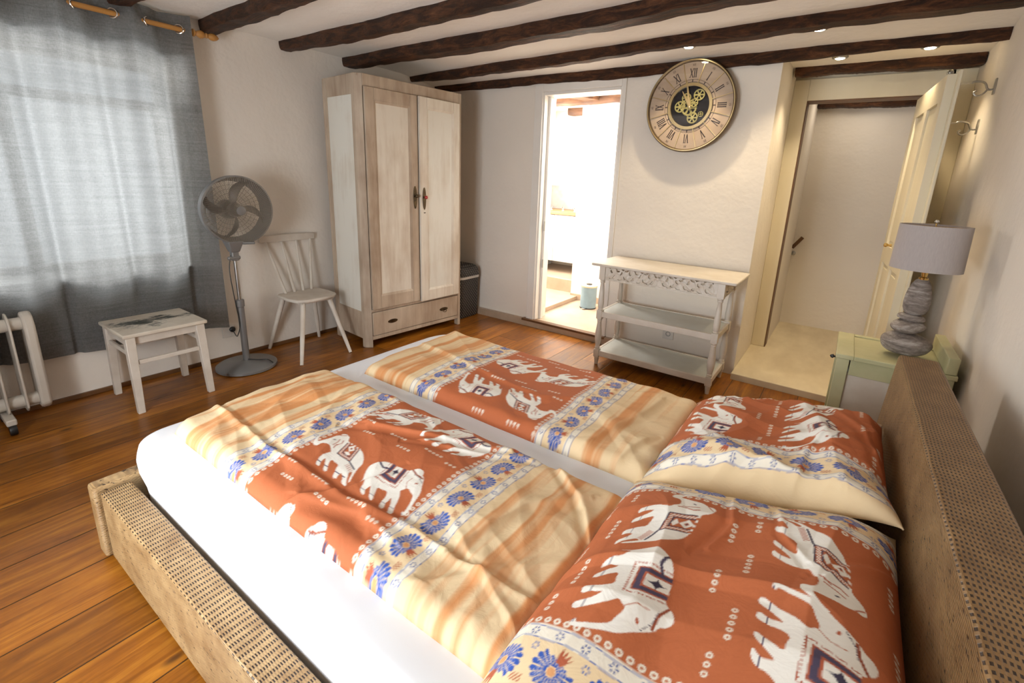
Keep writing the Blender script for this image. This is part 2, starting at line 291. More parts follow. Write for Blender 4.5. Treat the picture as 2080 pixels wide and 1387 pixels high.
# ------------------------------------------------------------------ mesh helpers
def wmat(o):
    M = Matrix.LocRotScale(o.location, o.rotation_euler, o.scale)
    return M if o.parent is None else wmat(o.parent) @ o.matrix_parent_inverse @ M
class MB:
    def __init__(s): s.v = []; s.f = []
    def add(s, vs, fs):
        o = len(s.v); s.v += [tuple(p) for p in vs]; s.f += [tuple(i+o for i in f) for f in fs]; return s
    def box(s, x0, x1, y0, y1, z0, z1):
        return s.hexa([(x0, y0, z0), (x1, y0, z0), (x1, y1, z0), (x0, y1, z0)], [(x0, y0, z1), (x1, y0, z1), (x1, y1, z1), (x0, y1, z1)])
    def hexa(s, b, t):
        return s.add(list(b)+list(t), [(3, 2, 1, 0), (4, 5, 6, 7), (0, 1, 5, 4), (1, 2, 6, 5), (2, 3, 7, 6), (3, 0, 4, 7)])
    def leg(s, p0, p1, w0, w1, w0y=None, w1y=None):
        """square tapered leg from p0 (bottom) to p1 (top)"""
        w0y = w0y or w0; w1y = w1y or w1
        q = lambda p, a, b: [(p[0]-a/2, p[1]-b/2, p[2]), (p[0]+a/2, p[1]-b/2, p[2]), (p[0]+a/2, p[1]+b/2, p[2]), (p[0]-a/2, p[1]+b/2, p[2])]
        return s.hexa(q(p0, w0, w0y), q(p1, w1, w1y))
    def tube(s, pts, r, n=10, cap=True, closed=False):
        pts = [Vector(p) for p in pts]; m = len(pts); rs = r if isinstance(r, (list, tuple)) else [r]*m
        vs = []; nrm = None
        for i, p in enumerate(pts):
            if closed: t = pts[(i+1) % m]-pts[i-1]
            else: t = pts[min(i+1, m-1)]-pts[max(i-1, 0)]
            t.normalize()
            if nrm is None: nrm = t.orthogonal().normalized()
            nrm = (nrm-t*nrm.dot(t)).normalized(); b = t.cross(nrm)
            for j in range(n):
                a = 2*PI*j/n; vs.append(p+(nrm*math.cos(a)+b*math.sin(a))*rs[i])
        fs = []
        for i in range(m if closed else m-1):
            k = (i+1) % m
            for j in range(n): fs.append((i*n+j, i*n+(j+1) % n, k*n+(j+1) % n, k*n+j))
        if cap and not closed: fs.append(tuple(range(n))[::-1]); fs.append(tuple((m-1)*n+j for j in range(n)))
        return s.add(vs, fs)
    def lathe(s, prof, c=(0, 0, 0), n=32, axis='z', sx=1, sy=1, caps=(1, 1)):
        vs = []; fs = []; m = len(prof)
        for r, h in prof:
            for j in range(n):
                a = 2*PI*j/n; p = (r*math.cos(a)*sx, r*math.sin(a)*sy, h)
                if axis == 'y': p = (p[0], -p[2], p[1])        # axis towards -Y
                elif axis == 'x': p = (p[2], p[0], p[1])
                vs.append((p[0]+c[0], p[1]+c[1], p[2]+c[2]))
        for i in range(m-1):
            for j in range(n): fs.append((i*n+j, i*n+(j+1) % n, (i+1)*n+(j+1) % n, (i+1)*n+j))
        if caps == 'loop':
            for j in range(n): fs.append(((m-1)*n+j, (m-1)*n+(j+1) % n, (j+1) % n, j))
            return s.add(vs, fs)
        if caps[0]: fs.append(tuple(range(n))[::-1])
        if caps[1]: fs.append(tuple((m-1)*n+j for j in range(n)))
        return s.add(vs, fs)
    def prism(s, poly, fn0, fn1):
        """extrude a 2D polygon between two placements"""
        n = len(poly); vs = [fn0(*p) for p in poly]+[fn1(*p) for p in poly]
        return s.add(vs, [tuple(range(n))[::-1], tuple(range(n, 2*n))]+[(i, (i+1) % n, n+(i+1) % n, n+i) for i in range(n)])
    def sphere(s, c, r, n=16, sc=(1, 1, 1)):
        return s.lathe([(r*math.sin(PI*(i+0.02)/(n*1.0)) if 0 < i < n else r*0.02, -r*math.cos(PI*i/n)*sc[2]) for i in range(n+1)], c, 2*n, sx=sc[0], sy=sc[1])
    def build(s, name, mat, parent=None, bevel=0, smooth=True, local=False, seg=2):
        me = bpy.data.meshes.new(name); me.from_pydata(s.v, [], s.f); me.update()
        bm = bmesh.new(); bm.from_mesh(me); bmesh.ops.recalc_face_normals(bm, faces=bm.faces); bm.to_mesh(me); bm.free()
        o = bpy.data.objects.new(name, me); COL.objects.link(o)
        me.materials.append(MT[mat] if isinstance(mat, str) else mat)
        if smooth:
            me.shade_smooth()
            try: me.set_sharp_from_angle(angle=math.radians(38))
            except Exception: pass
        if bevel:
            b = o.modifiers.new('bevel', 'BEVEL'); b.width = bevel; b.segments = seg; b.limit_method = 'ANGLE'; b.angle_limit = math.radians(40)
            b.harden_normals = False
        if parent is not None:
            o.parent = parent
            if not local:
                o.matrix_parent_inverse = wmat(parent).inverted()
        return o

def thing(name, label, cat, loc, group=None, rotz=0):
    o = bpy.data.objects.new(name, None); COL.objects.link(o); o.location = loc; o.rotation_euler = (0, 0, rotz); o.empty_display_size = 0.1
    return tag(o, label, cat, group)
def tag(o, label, cat, group=None):
    o['label'] = label; o['category'] = cat
    if group: o['group'] = group
    return o
def struct(o): o['kind'] = 'structure'; return o
def spline(pts, n=8):
    P = [Vector(p) for p in pts]; P = [P[0]]+P+[P[-1]]; out = []
    for i in range(1, len(P)-2):
        for k in range(n):
            t = k/n; a, b, c, d = P[i-1:i+3]
            out.append(0.5*((2*b)+(c-a)*t+(2*a-5*b+4*c-d)*t*t+(3*b-a-3*c+d)*t**3))
    out.append(P[-2]); return out

# ------------------------------------------------------------------ the setting
XL, XR, YB, CZ = -3.67, 0.53, 3.70, 2.31
CB = 2.266
YN = -0.75
struct(MB().box(-4.1, 0.75, YN-0.2, 3.72, -0.12, 0).build('floor', 'floor', smooth=False))
struct(MB().prism([(YN-.2, CZ), (3.22, CZ), (3.67, CB), (3.86, CB), (3.86, 2.48), (YN-.2, 2.48)], lambda a, b: (-4.1, a, b), lambda a, b: (.75, a, b)).build('ceiling', 'ceil', smooth=False))
struct(MB().box(-.72, .75, 3.86, 5.6, CB, 2.48).build('ceiling_alcove', 'ceil', smooth=False))
struct(MB().box(-3.6, -.72, 3.86, 5.8, 2.268, 2.48).build('ceiling_bathroom', 'plaster', smooth=False))
def wall_x(name, x0, x1, ya, yb, holes, mat='plaster', z0=-0.12, z1=2.40):
    m = MB(); cuts = sorted(holes)
    y = ya
    for (h0, h1, a, b) in cuts:
        m.box(x0, x1, y, h0, z0, z1); m.box(x0, x1, h0, h1, z0, a); m.box(x0, x1, h0, h1, b, z1); y = h1
    m.box(x0, x1, y, yb, z0, z1); return struct(m.build(name, mat, smooth=False))
def wall_y(name, y0, y1, xa, xb, holes, mat='plaster', z0=-0.12, z1=2.40):
    m = MB(); x = xa
    for (h0, h1, a, b) in sorted(holes):
        m.box(x, h0, y0, y1, z0, z1)
        if a > z0: m.box(h0, h1, y0, y1, z0, a)
        m.box(h0, h1, y0, y1, b, z1); x = h1
    m.box(x, xb, y0, y1, z0, z1); return struct(m.build(name, mat, smooth=False))
wall_x('wall_left', XL-0.40, XL, YN-0.2, 3.9, [(-0.15, 1.40, 0.73, 2.03)])
wall_y('wall_back', YB, YB+0.16, XL, -0.53, [(-2.40, -1.635, -0.12, 2.135)])
wall_x('wall_right', XR, XR+0.2, YN-0.2, 5.9, [])
wall_y('wall_front', YN-0.2, YN, XL, XR, [(-2.05, -0.85, 0.42, 1.62)])
# alcove to the stairs
wall_x('wall_alcove', -0.70, -0.53, YB+.16, 4.45, [], 'plaster')
struct(MB().box(-0.53, XR, 3.60, 5.6, -0.12, 0.048).build('floor_landing', 'landing', bevel=0.004))
wall_y('wall_stair_door', 4.50, 4.62, -0.70, XR, [(-0.42, 0.36, -0.12, 2.066)], 'plaster_alc')
wall_y('wall_stairwell_back', 5.45, 5.6, -0.62, XR, [], 'plaster')
wall_x('wall_stairwell_left', -0.62, -0.42, 4.62, 5.45, [], 'plaster')
# bathroom
struct(MB().box(-3.6, -0.72, 3.66, 5.8, -0.12, 0.066).build('floor_bathroom', 'tile', smooth=False))
struct(MB().box(-3.6, -2.43, 3.87, 4.8, 0.066, 0.112).build('floor_bathroom_step', 'tile', bevel=0.004))
struct(MB().box(-3.6, -1.3, 4.78, 5.8, 0.066, 0.262).build('floor_bathroom_plinth', 'tile', bevel=0.004))
wall_y('wall_bathroom_inner', 4.70, 4.78, -2.52, -0.72, [])
wall_y('wall_bathroom_back', 5.62, 5.8, -3.6, -2.3, [])
wall_x('wall_bathroom_left', -3.6, -3.45, 3.86, 5.8, [])
wall_x('wall_bathroom_right', -0.85, -0.72, 3.86, 4.75, [])
struct(MB().box(-2.52, -0.85, 4.685, 4.70, 0.066, 0.135).build('baseboard_bathroom', 'tile', bevel=0.002))
# baseboards
def uneven(y): return 0.03+0.006*math.sin(y*5)
struct(MB().box(XL, XL+0.014, YN, 3.7, 0, 0.028).build('baseboard_left', 'base_wood', bevel=0.003))
struct(MB().box(XL, -2.49, YB-0.016, YB, 0, 0.028).build('baseboard_back', 'base_wood', bevel=0.003))
# bathroom door frame
d1 = struct(bpy.data.objects.new('door_1', None)); COL.objects.link(d1); d1.location = (-2.03, 3.7, 0)
m = MB(); m.box(-2.455, -2.375, YB-0.018, YB, 0.066, 2.205).box(-2.375, -1.64, YB-0.018, YB, 2.135, 2.205).box(-1.64, -1.605, YB-0.018, YB, 0.066, 2.205)
m.build('door_casing', 'paint', d1, bevel=0.004)
m = MB(); m.box(-2.40, -2.36, YB-0.003, YB+0.19, 0.066, 2.135).box(-1.655, -1.635, YB-0.003, YB+0.19, 0.066, 2.135).box(-2.36, -1.655, YB-0.003, YB+0.19, 2.110, 2.135)
m.box(-2.36, -2.335, YB+0.06, YB+0.10, 0.066, 2.11)
m.build('door_jamb', 'paint', d1, bevel=0.003)
MB().box(-2.345, -2.333, YB+0.052, YB+0.062, 0.93, 1.02).build('strike_plate', 'steel', d1)
MB().box(-2.345, -2.333, YB+0.052, YB+0.062, 0.58, 0.66).build('hinge', 'steel', d1)
MB().box(-2.49, -1.60, YB-0.045, YB+0.02, 0.048, 0.070).build('threshold', 'base_wood', d1, bevel=0.004)
MB().box(-2.47, -1.60, YB-0.022, YB+0.01, 0.0, 0.048).build('riser', 'paint', d1, bevel=0.002)
MB().box(-2.47, -1.60, YB-0.036, YB-0.02, 0.0, 0.016).build('threshold_moulding', 'base_wood', d1, bevel=0.002)
# stair door frame + leaf
d2 = struct(bpy.data.objects.new('door_2', None)); COL.objects.link(d2); d2.location = (0, 4.47, 0.048)
m = MB(); m.box(-0.53, -0.425, 4.43, 4.50, 0.048, 2.22).box(-0.425, 0.42, 4.43, 4.50, 2.066, 2.22).box(0.37, 0.53, 4.43, 4.50, 0.048, 2.22)
m.build('door_casing', 'paint_cream', d2, bevel=0.004)
m = MB(); m.box(-0.425, -0.418, 4.432, 4.56, 0.048, 2.066).box(-0.425, 0.37, 4.432, 4.56, 2.058, 2.066); m.build('door_stop_edge', 'base_wood', d2)
# leaf, opened towards the room: local x = along leaf from hinge, y = thickness
leaf = bpy.data.objects.new('door_leaf', None); COL.objects.link(leaf); leaf.parent = d2
hx, hy, nx_, ny_ = 0.262, 4.36, 0.318, 3.50
leaf.location = (hx, hy-4.47, 0.012); ang = math.atan2(ny_-hy, nx_-hx); leaf.rotation_euler = (0, 0, ang)
LW = math.hypot(nx_-hx, ny_-hy); LH = 1.965
m = MB(); st = 0.10
m.box(0, st, -0.02, 0.02, 0, LH).box(LW-st, LW, -0.02, 0.02, 0, LH)
for a, b in ((0, 0.22), (0.86, 0.98), (LH-0.13, LH)): m.box(st, LW-st, -0.02, 0.02, a, b)
m.box(LW/2-0.045, LW/2+0.045, -0.02, 0.02, 0.98, LH-0.13).box(LW/2-0.045, LW/2+0.045, -0.02, 0.02, 0.22, 0.86)
m.box(LW-0.002, LW+0.0, 0.02, 0.034, 0.0, LH)
m.build('door_rails', 'paint_cream', leaf, bevel=0.003, local=True)
m = MB()
for a, b in ((st, LW/2-0.045), (LW/2+0.045, LW-st)):
    for c, d in ((0.22, 0.86), (0.98, LH-0.13)):
        m.box(a, b, -0.006, 0.006, c, d); m.box(a+0.035, b-0.035, -0.012, 0.012, c+0.035, d-0.035)
m.build('door_panels', 'paint_cream', leaf, bevel=0.004, local=True)
MB().box(LW-0.004, LW+0.042, 0.020, 0.034, 0.0, LH+0.012).build('closing_strip', 'paint_cream', leaf, bevel=0.003, local=True)
MB().lathe([(0.004, 0), (0.010, 0.002), (0.007, 0.02), (0.014, 0.03), (0.012, 0.042), (0.003, 0.046)], (0.36, -0.020, 1.00), 16, 'y').build('door_knob', 'brass', leaf, local=True)

# windows (left wall 1 behind curtain, 2 further along, 3 in the front wall)
def window_x(name, y0, y1, z0, z1, xf, open_sash=False):
    W = struct(bpy.data.objects.new(name, None)); COL.objects.link(W); W.location = (xf, (y0+y1)/2, z0)
    t = 0.05; m = MB(); tz = z0+(z1-z0)*0.80; ym = (y0+y1)/2
    m.box(xf, xf+0.06, y0, y0+t, z0, z1).box(xf, xf+0.06, y1-t, y1, z0, z1).box(xf, xf+0.06, y0+t, y1-t, z0, z0+t).box(xf, xf+0.06, y0+t, y1-t, z1-t, z1)
    m.box(xf, xf+0.06, y0+t, y1-t, tz-0.03, tz+0.03).box(xf, xf+0.06, ym-0.03, ym+0.03, z0+t, tz-0.03)
    m.build('window_frame', 'paint', W, bevel=0.004)
    MB().box(xf+0.028, xf+0.032, y0+t, y1-t, z0+t, z1-t).build('window_pane', 'glass', W, smooth=False)
    MB().box(xf+0.06, XL+0.012, y0+0.001, y1-0.001, z0-0.012, z0+0.006).build('window_sill', 'paint', W, bevel=0.003)
    if open_sash:
        y = y1-0.075; xs0, xs1 = xf+0.065, xf+0.34; a, b = z0+0.012, tz-0.02
        f = MB().box(xs0, xs0+0.045, y-0.02, y+0.02, a, b).box(xs1-0.045, xs1, y-0.02, y+0.02, a, b).box(xs0+0.045, xs1-0.045, y-0.02, y+0.02, a, a+0.045).box(xs0+0.045, xs1-0.045, y-0.02, y+0.02, b-0.045, b).build('open_sash', 'paint', W, bevel=0.003)
        MB().box(xs0+0.045, xs1-0.045, y-0.003, y+0.003, a+0.045, b-0.045).build('sash_pane', 'glass', f, smooth=False)
        MB().tube([(xs1-0.02, y+0.02, 1.28), (xs1-0.02, y+0.045, 1.28), (xs1-0.02, y+0.05, 1.26), (xs1-0.02, y+0.055, 1.19)], 0.007).build('sash_handle', 'steel', f)
window_x('window_1', -0.15, 1.40, 0.73, 2.03, XL-0.36, True)
W2 = struct(bpy.data.objects.new('window_2', None)); COL.objects.link(W2); W2.location = (-1.45, YN-0.15, 0.42)
m = MB(); yf = YN-0.16; m.box(-2.05, -2.0, yf, yf+.05, .42, 1.62).box(-.9, -.85, yf, yf+.05, .42, 1.62).box(-2.0, -.9, yf, yf+.05, .42, .47).box(-2.0, -.9, yf, yf+.05, 1.57, 1.62).box(-1.48, -1.42, yf, yf+.05, .47, 1.57)
m.build('window_frame', 'paint', W2, bevel=0.004); MB().box(-2.0, -.9, yf+.023, yf+.027, .47, 1.57).build('window_pane', 'glass', W2, smooth=False)

# ------------------------------------------------------------------ ceiling beams
def beam(label, xa, xb, yf_a, yf_b, zb=2.24, wid=0.135, seed=0, mat='beam', name='ceiling_beam', grp=None, top=CZ+0.02, widb=None):
    rnd = random.Random(seed); n = 90; m = MB(); prof = 12; rows = []
    ph = [rnd.uniform(0, 9) for _ in range(12)]
    for i in range(n+1):
        t = i/n; x = xa+(xb-xa)*t; yf = yf_a+(yf_b-yf_a)*t
        def w_(k, f, a): return a*math.sin(x*f+ph[k])
        dz = w_(0, 1.7, .008)+w_(1, 5.3, .004)+w_(2, 23, .0025)+rnd.uniform(-.0015, .0015)
        d1_ = w_(3, 2.1, .008)+w_(4, 7.7, .005)+w_(5, 31, .002)+rnd.uniform(-.002, .002)
        wd_ = wid+((widb or wid)-wid)*t; d2_ = w_(6, 2.7, .008)+w_(7, 9.1, .004)+w_(8, 27, .002)+rnd.uniform(-.002, .002)
        e = min(1, 0.72+i*0.06, 0.72+(n-i)*0.06)
        z0 = zb+dz+(1-e)*0.02; ch = 0.013+w_(9, 4.1, .004)
        y1 = yf+d1_; y0 = yf-wd_+d2_
        rows.append([(x, y0, top), (x, y0-0.002, (z0+top)/2), (x, y0+0.003, z0+ch), (x, y0+ch, z0), (x, (y0+y1)/2, z0-0.003), (x, y1-ch*.7, z0+0.001), (x, y1, z0+ch*.8), (x, y1, top)])
    vs = [p for r in rows for p in r]; k = len(rows[0]); fs = []
    for i in range(n):
        for j in range(k-1): fs.append((i*k+j, i*k+j+1, (i+1)*k+j+1, (i+1)*k+j))
    fs.append(tuple(range(k))); fs.append(tuple(n*k+j for j in range(k))[::-1])
    o = m.add(vs, fs).build(name, mat); return tag(o, label, 'beam', grp)
G = 'dark ceiling beams across the bedroom'
beam('dark rough ceiling beam running along the top of the back wall above clock and bathroom door', XL-.02, XR+.02, 3.702, 3.705, 2.200, .040, 1, grp=G)
beam('dark rough ceiling beam next in front of the beam touching the back wall, recessed lights beside it', XL-.02, XR+.02, 3.40, 3.25, 2.245, .07, 2, grp=G, widb=.13)
beam('dark ceiling beam whose end is seen just above the wardrobe, third from back wall', XL-.02, XR+.02, 2.74, 2.66, 2.237, .135, 3, grp=G)
beam('dark ceiling beam meeting the window wall left of the wardrobe top, fourth from back wall', XL-.02, XR+.02, 2.175, 2.12, 2.24, .09, 4, grp=G)
beam('dark ceiling beam ending over the free wall right of the curtain rod finial', XL-.02, XR+.02, 1.64, 1.57, 2.24, .095, 5, grp=G)
beam('dark ceiling beam directly above the grey curtain top', XL-.02, XR+.02, 1.15, 1.13, 2.24, .10, 6, grp=G)
beam('short dark beam above the stair door inside the alcove', -0.515, XR-.005, 4.31, 4.325, 2.20, .11, 8, name='lintel_beam', top=CB+.01)
beam('dark beam at the top of the stairwell behind the open doorway', -0.42, XR, 5.42, 5.42, 2.135, .12, 9, name='stairwell_beam')
beam('brown beam over the bathroom just inside its doorway', -3.44, -0.86, 4.36, 4.36, 2.208, .075, 10, 'beam_light', 'bathroom_beam', top=2.272)
beam('brown beam along the top of the white bathroom wall above the bin', -3.44, -0.86, 4.695, 4.695, 2.178, .065, 11, 'beam_light', 'bathroom_beam', top=2.272)
beam('small brown beam high in the corner above the bathroom basin', -3.1, -2.35, 5.5, 5.5, 2.19, .10, 12, 'beam_light', 'bathroom_beam', top=2.272)
b = MB().hexa([(-2.62, 4.365, 2.215), (-2.45, 4.365, 2.215), (-2.30, 4.625, 2.205), (-2.46, 4.625, 2.205)], [(-2.62, 4.365, 2.268), (-2.45, 4.365, 2.268), (-2.30, 4.625, 2.268), (-2.46, 4.625, 2.268)]).build('beam_brace', 'beam_light', bevel=.004)
tag(b, 'short diagonal brown timber between the bathroom beams', 'beam')

# ------------------------------------------------------------------ recessed spotlights
for (x, y, cz_, lab, e) in ((0.222, 3.93, CB, 'round recessed spotlight at right in the alcove ceiling beside the right wall', 19),
                     (-0.235, 3.99, CB, 'round recessed spotlight in the alcove ceiling nearest the clock wall corner', 20),
                     (-0.325, 3.37, 2.295, 'round recessed spotlight in the ceiling between beams, right of the clock', 20),
                     (-1.065, 3.40, 2.292, 'round recessed spotlight in the ceiling right above the wall clock', 22)):
    t = thing('ceiling_spotlight', lab, 'spotlight', (x, y, cz_), 'recessed ceiling spotlights')
    prof = [(0.028, -0.002), (0.030, -0.010), (0.036, -0.012), (0.045, -0.008), (0.048, 0.0)]
    m = MB(); m.lathe([(a, h) for a, h in prof], (x, y, cz_-0.0005), 32); m.build('trim_ring', 'steel', t)
    MB().lathe([(0.0005, -0.0135), (0.026, -0.0135), (0.027, -0.011)], (x, y, cz_), 24).build('lamp', 'spot', t)
    l = bpy.data.lights.new('spot', 'SPOT'); l.energy = e; l.color = (1.0, 0.80, 0.52); l.spot_size = math.radians(104); l.spot_blend = 0.7; l.shadow_soft_size = 0.022
    lo = bpy.data.objects.new('spot_light', l); lo.parent = t; lo.location = (0, 0, -0.03); COL.objects.link(lo)

# ------------------------------------------------------------------ curtain + rod
def curtain():
    t = thing('curtain', 'grey linen eyelet curtain over the window, light glowing through', 'curtain', (-3.57, 0.7, 0.28))
    rx, zt = -3.57, 2.285; ys = np.linspace(-0.42, 1.445, 330); zs = np.linspace(0, 1, 110)
    vs = []
    for w_ in zs:
        for y in ys:
            ph = (y-1.15)/0.32*2*PI
            loose = 1-w_
            amp = 0.046*(1-0.2*w_); dx = amp*(math.cos(ph)+.22*math.cos(3*ph+.5))
            low = loose                                    # 1 at hem
            dx += low*0.020*math.cos(ph*0.5+1.3)+low*0.012*math.sin(ph*1.37+0.4)
            bot = 0.290+0.018*math.sin(y*3.2+1.0)-0.03*max(0, (0.6-y))*0
            z = bot+(zt-bot)*w_
            if w_ < 0.5: dx += 0.03*(0.5-w_)*math.sin(y*2.1+2)
            yy = y+low*0.035*math.sin(ph)*0.6+ (0.022*low if y > 1.35 else 0)
            x = rx+dx
            if y < .62: x -= min(1, (.62-y)/.12)*max(0, min(1, (.8-z)/.2))*.055
            lo_ = max(0, min(1, (.66-z)/.14))*max(0, min(1, (1.34-y)/.1))
            if lo_ > 0 and x > -3.625: x = x+(-3.625+(x+3.625)*.22-x)*lo_
            vs.append((max(x, XL+0.012+.004*math.sin(ph)), yy, z))
    n = len(ys); fs = [(i*n+j, i*n+j+1, (i+1)*n+j+1, (i+1)*n+j) for i in range(len(zs)-1) for j in range(n-1)]
    me = bpy.data.meshes.new('fabric'); me.from_pydata(vs, [], fs); me.shade_smooth(); me.materials.append(MT['curtain'])
    o = bpy.data.objects.new('fabric', me); COL.objects.link(o); o.parent = t; o.matrix_parent_inverse = Matrix.Translation(-Vector(t.location))
    for k in range(-5, 3):
        y = 1.07+k*0.16
        if y > 1.43: continue
        ph = (y-1.15)/0.32*2*PI; x = rx+0.040*0.75*math.cos(ph)
        s = 1 if math.sin(ph) > 0 else -1
        d = Vector((0.75, 0.66*s, 0)).normalized(); q = Vector((0, 0, 1)); u = Vector((-d.y, d.x, 0))
        c = Vector((x*0+rx, y, 2.205)); pts = [c+(u*math.cos(a)+q*math.sin(a))*0.024 for a in np.linspace(0, 2*PI, 20, endpoint=False)]
        MB().tube(pts, 0.0045, 8, closed=True).build('eyelet', 'chrome', t)
curtain()
t = thing('curtain_rod', 'honey pine curtain rod with turned finial above the window', 'curtain rod', (-3.57, 1.55, 2.205))
MB().tube([(-3.57, -0.5, 2.205), (-3.57, 1.47, 2.205)], 0.0145, 14).build('rod', 'rodwood', t)
f = [(0.0145, 0), (0.022, .004), (0.022, .012), (0.012, .02), (0.018, .032), (0.024, .045), (0.022, .06), (0.012, .074), (0.016, .082), (0.012, .092), (0.021, .108), (0.023, .122), (0.016, .142), (0.007, .152), (0.002, .156)]
m = MB().lathe([(r, -h) for r, h in f], (-3.57, 1.46, 2.205), 20, 'y'); m.build('finial', 'rodwood', t)
MB().tube([(-3.57, 1.455, 2.19), (-3.62, 1.455, 2.17), (-3.67, 1.455, 2.17)], 0.009).build('bracket', 'rodwood', t)

# ------------------------------------------------------------------ oil radiator
t = thing('oil_radiator', 'cream oil-filled radiator with flat fins at the left edge below the curtain', 'radiator', (-3.51, 0.3, 0))
def fin(y, th, x0=-3.575, x1=-3.45):
    p = [(x0, .10), (x0+.02, .075), (x1-.03, .075), (x1, .10), (x1, .54), (x1-.02, .595), (x1-.06, .615), (x0+.04, .615), (x0, .58)]
    return MB().prism(p, lambda a, b: (a, y, b), lambda a, b: (a, y+th, b))
for k in range(6): fin(0.385-k*0.072, 0.010).build('fin', 'rad', t, bevel=.004)
fin(0.44, 0.045).build('end_plate', 'rad', t, bevel=.012)
for z in (0.13, 0.555): MB().tube([(-3.51, -0.05, z), (-3.51, 0.445, z)], 0.034, 14).build('oil_tube', 'rad', t)
for y in (0.31, -0.02):
    MB().box(-3.62, -3.38, y-.02, y+.02, .052, .085).build('foot_bracket', 'rad', t, bevel=.006)
    for x in (-3.39, -3.61):
        MB().lathe([(0.004, 0), (0.026, 0.001), (0.028, .008), (0.028, .022), (0.026, .029), (0.004, .03)], (x, y+.015, .028), 20, 'y').build('wheel', 'black', t)
cb = MB().tube(spline([(-3.45, 0.1, .30), (-3.52, 0.2, .26), (-3.58, 0.28, .38), (-3.62, 0.36, .52), (-3.655, 0.40, .60)]), 0.0035, 6).build('power_cable', 'black', t)

# ------------------------------------------------------------------ stool
t = thing('stool', 'small square white stool with peeling dark-flecked top in front of the curtain', 'stool', (-3.36, 0.965, 0))
MB().hexa([(-3.60, .765, .448), (-3.185, .765, .448), (-3.185, 1.19, .448), (-3.60, 1.19, .448)], [(-3.60, .765, .470), (-3.185, .765, .470), (-3.185, 1.19, .470), (-3.60, 1.19, .470)]).build('seat', 'peel', t, bevel=.006)
L4 = [((-3.176, .789), (-3.215, .800)), ((-3.176, 1.155), (-3.215, 1.150)), ((-3.565, .789), (-3.565, .800)), ((-3.565, 1.155), (-3.565, 1.150))]
for a, b in L4: MB().leg((*a, 0), (*b, .448), .034, .046).build('leg', 'chair_white', t, bevel=.003)
m = MB(); m.box(-3.55, -3.23, .787, .807, .395, .448).box(-3.55, -3.23, 1.145, 1.165, .395, .448).box(-3.232, -3.212, .82, 1.13, .40, .448).box(-3.575, -3.555, .82, 1.13, .395, .448)
m.build('apron', 'chair_white', t, bevel=.003)
for q in ((-3.205, -3.188, .82, 1.13, .285, .310), (-3.575, -3.558, .82, 1.13, .285, .31), (-3.55, -3.21, .786, .803, .335, .36), (-3.55, -3.21, 1.147, 1.163, .335, .36)):
    MB().box(*q).build('stretcher', 'chair_white', t, bevel=.003)

# ------------------------------------------------------------------ pedestal fan
t = thing('pedestal_fan', 'grey pedestal fan with round mesh grille on a disc base by the curtain', 'fan', (-3.41, 1.49, 0))
MB().lathe([(0.01, 0.0), (0.185, 0.0), (0.195, .006), (0.195, .022), (0.185, .03), (0.06, .036), (0.035, .05), (0.02, .055)], (-3.41, 1.49, 0), 56).build('base', 'fan_grey', t)
MB().lathe([(0.022, .04), (0.022, .45), (0.027, .455), (0.027, .50), (0.018, .505)], (-3.41, 1.49, 0), 20).build('pole', 'fan_grey', t)
MB().lathe([(0.012, .50), (0.012, .80)], (-3.41, 1.49, 0), 16).build('inner_pole', 'steel', t)
MB().box(-3.435, -3.39, 1.468, 1.512, .78, .845).tube([(-3.40, 1.52, .80), (-3.40, 1.44, .80)], .013, 12).build('tilt_joint', 'fan_grey', t, bevel=.006)
MB().hexa([(-3.435, 1.462, .84), (-3.385, 1.462, .84), (-3.385, 1.518, .84), (-3.435, 1.518, .84)], [(-3.46, 1.44, .915), (-3.36, 1.44, .915), (-3.36, 1.54, .915), (-3.46, 1.54, .915)]).tube([(-3.37, 1.53, .90), (-3.34, 1.60, .90)], .010, 10).build('neck', 'fan_grey', t, bevel=.006)
tilt = math.radians(6); FC = Vector((-3.365, 1.530, 1.12)); ax = Vector((math.cos(tilt), 0, math.sin(tilt)*-0.2)).normalized()
ey = Vector((0, 1, 0)); ez = ax.cross(ey)*-1; ez = ey.cross(ax)*-1; ez = Vector((-ax.z, 0, ax.x))
def fp(a, u, v): return FC+ax*a+ey*u+ez*v
MB().add([], []); R0 = 0.222
def ring(a, r, th, n=64, m=8):
    return MB().tube([fp(a, r*math.cos(q), r*math.sin(q)) for q in np.linspace(0, 2*PI, n, endpoint=False)], th, m, closed=True)
rim = MB()
k = 72
for i in range(k):
    pass
vs = []; fs = []
prof = [(-0.105, .188), (-0.085, .212), (-0.045, R0+.004), (-0.002, R0+.006), (0.0, R0-.003), (-0.045, R0-.006)]
for i in range(k):
    q = 2*PI*i/k
    for a, r in prof: vs.append(fp(a, r*math.cos(q), r*math.sin(q)))
p_ = len(prof)
for i in range(k):
    for j in range(p_): fs.append((i*p_+j, i*p_+(j+1) % p_, ((i+1) % k)*p_+(j+1) % p_, ((i+1) % k)*p_+j))
rim.add(vs, fs).build('grille_drum', 'fan_grey', t)
g = MB()
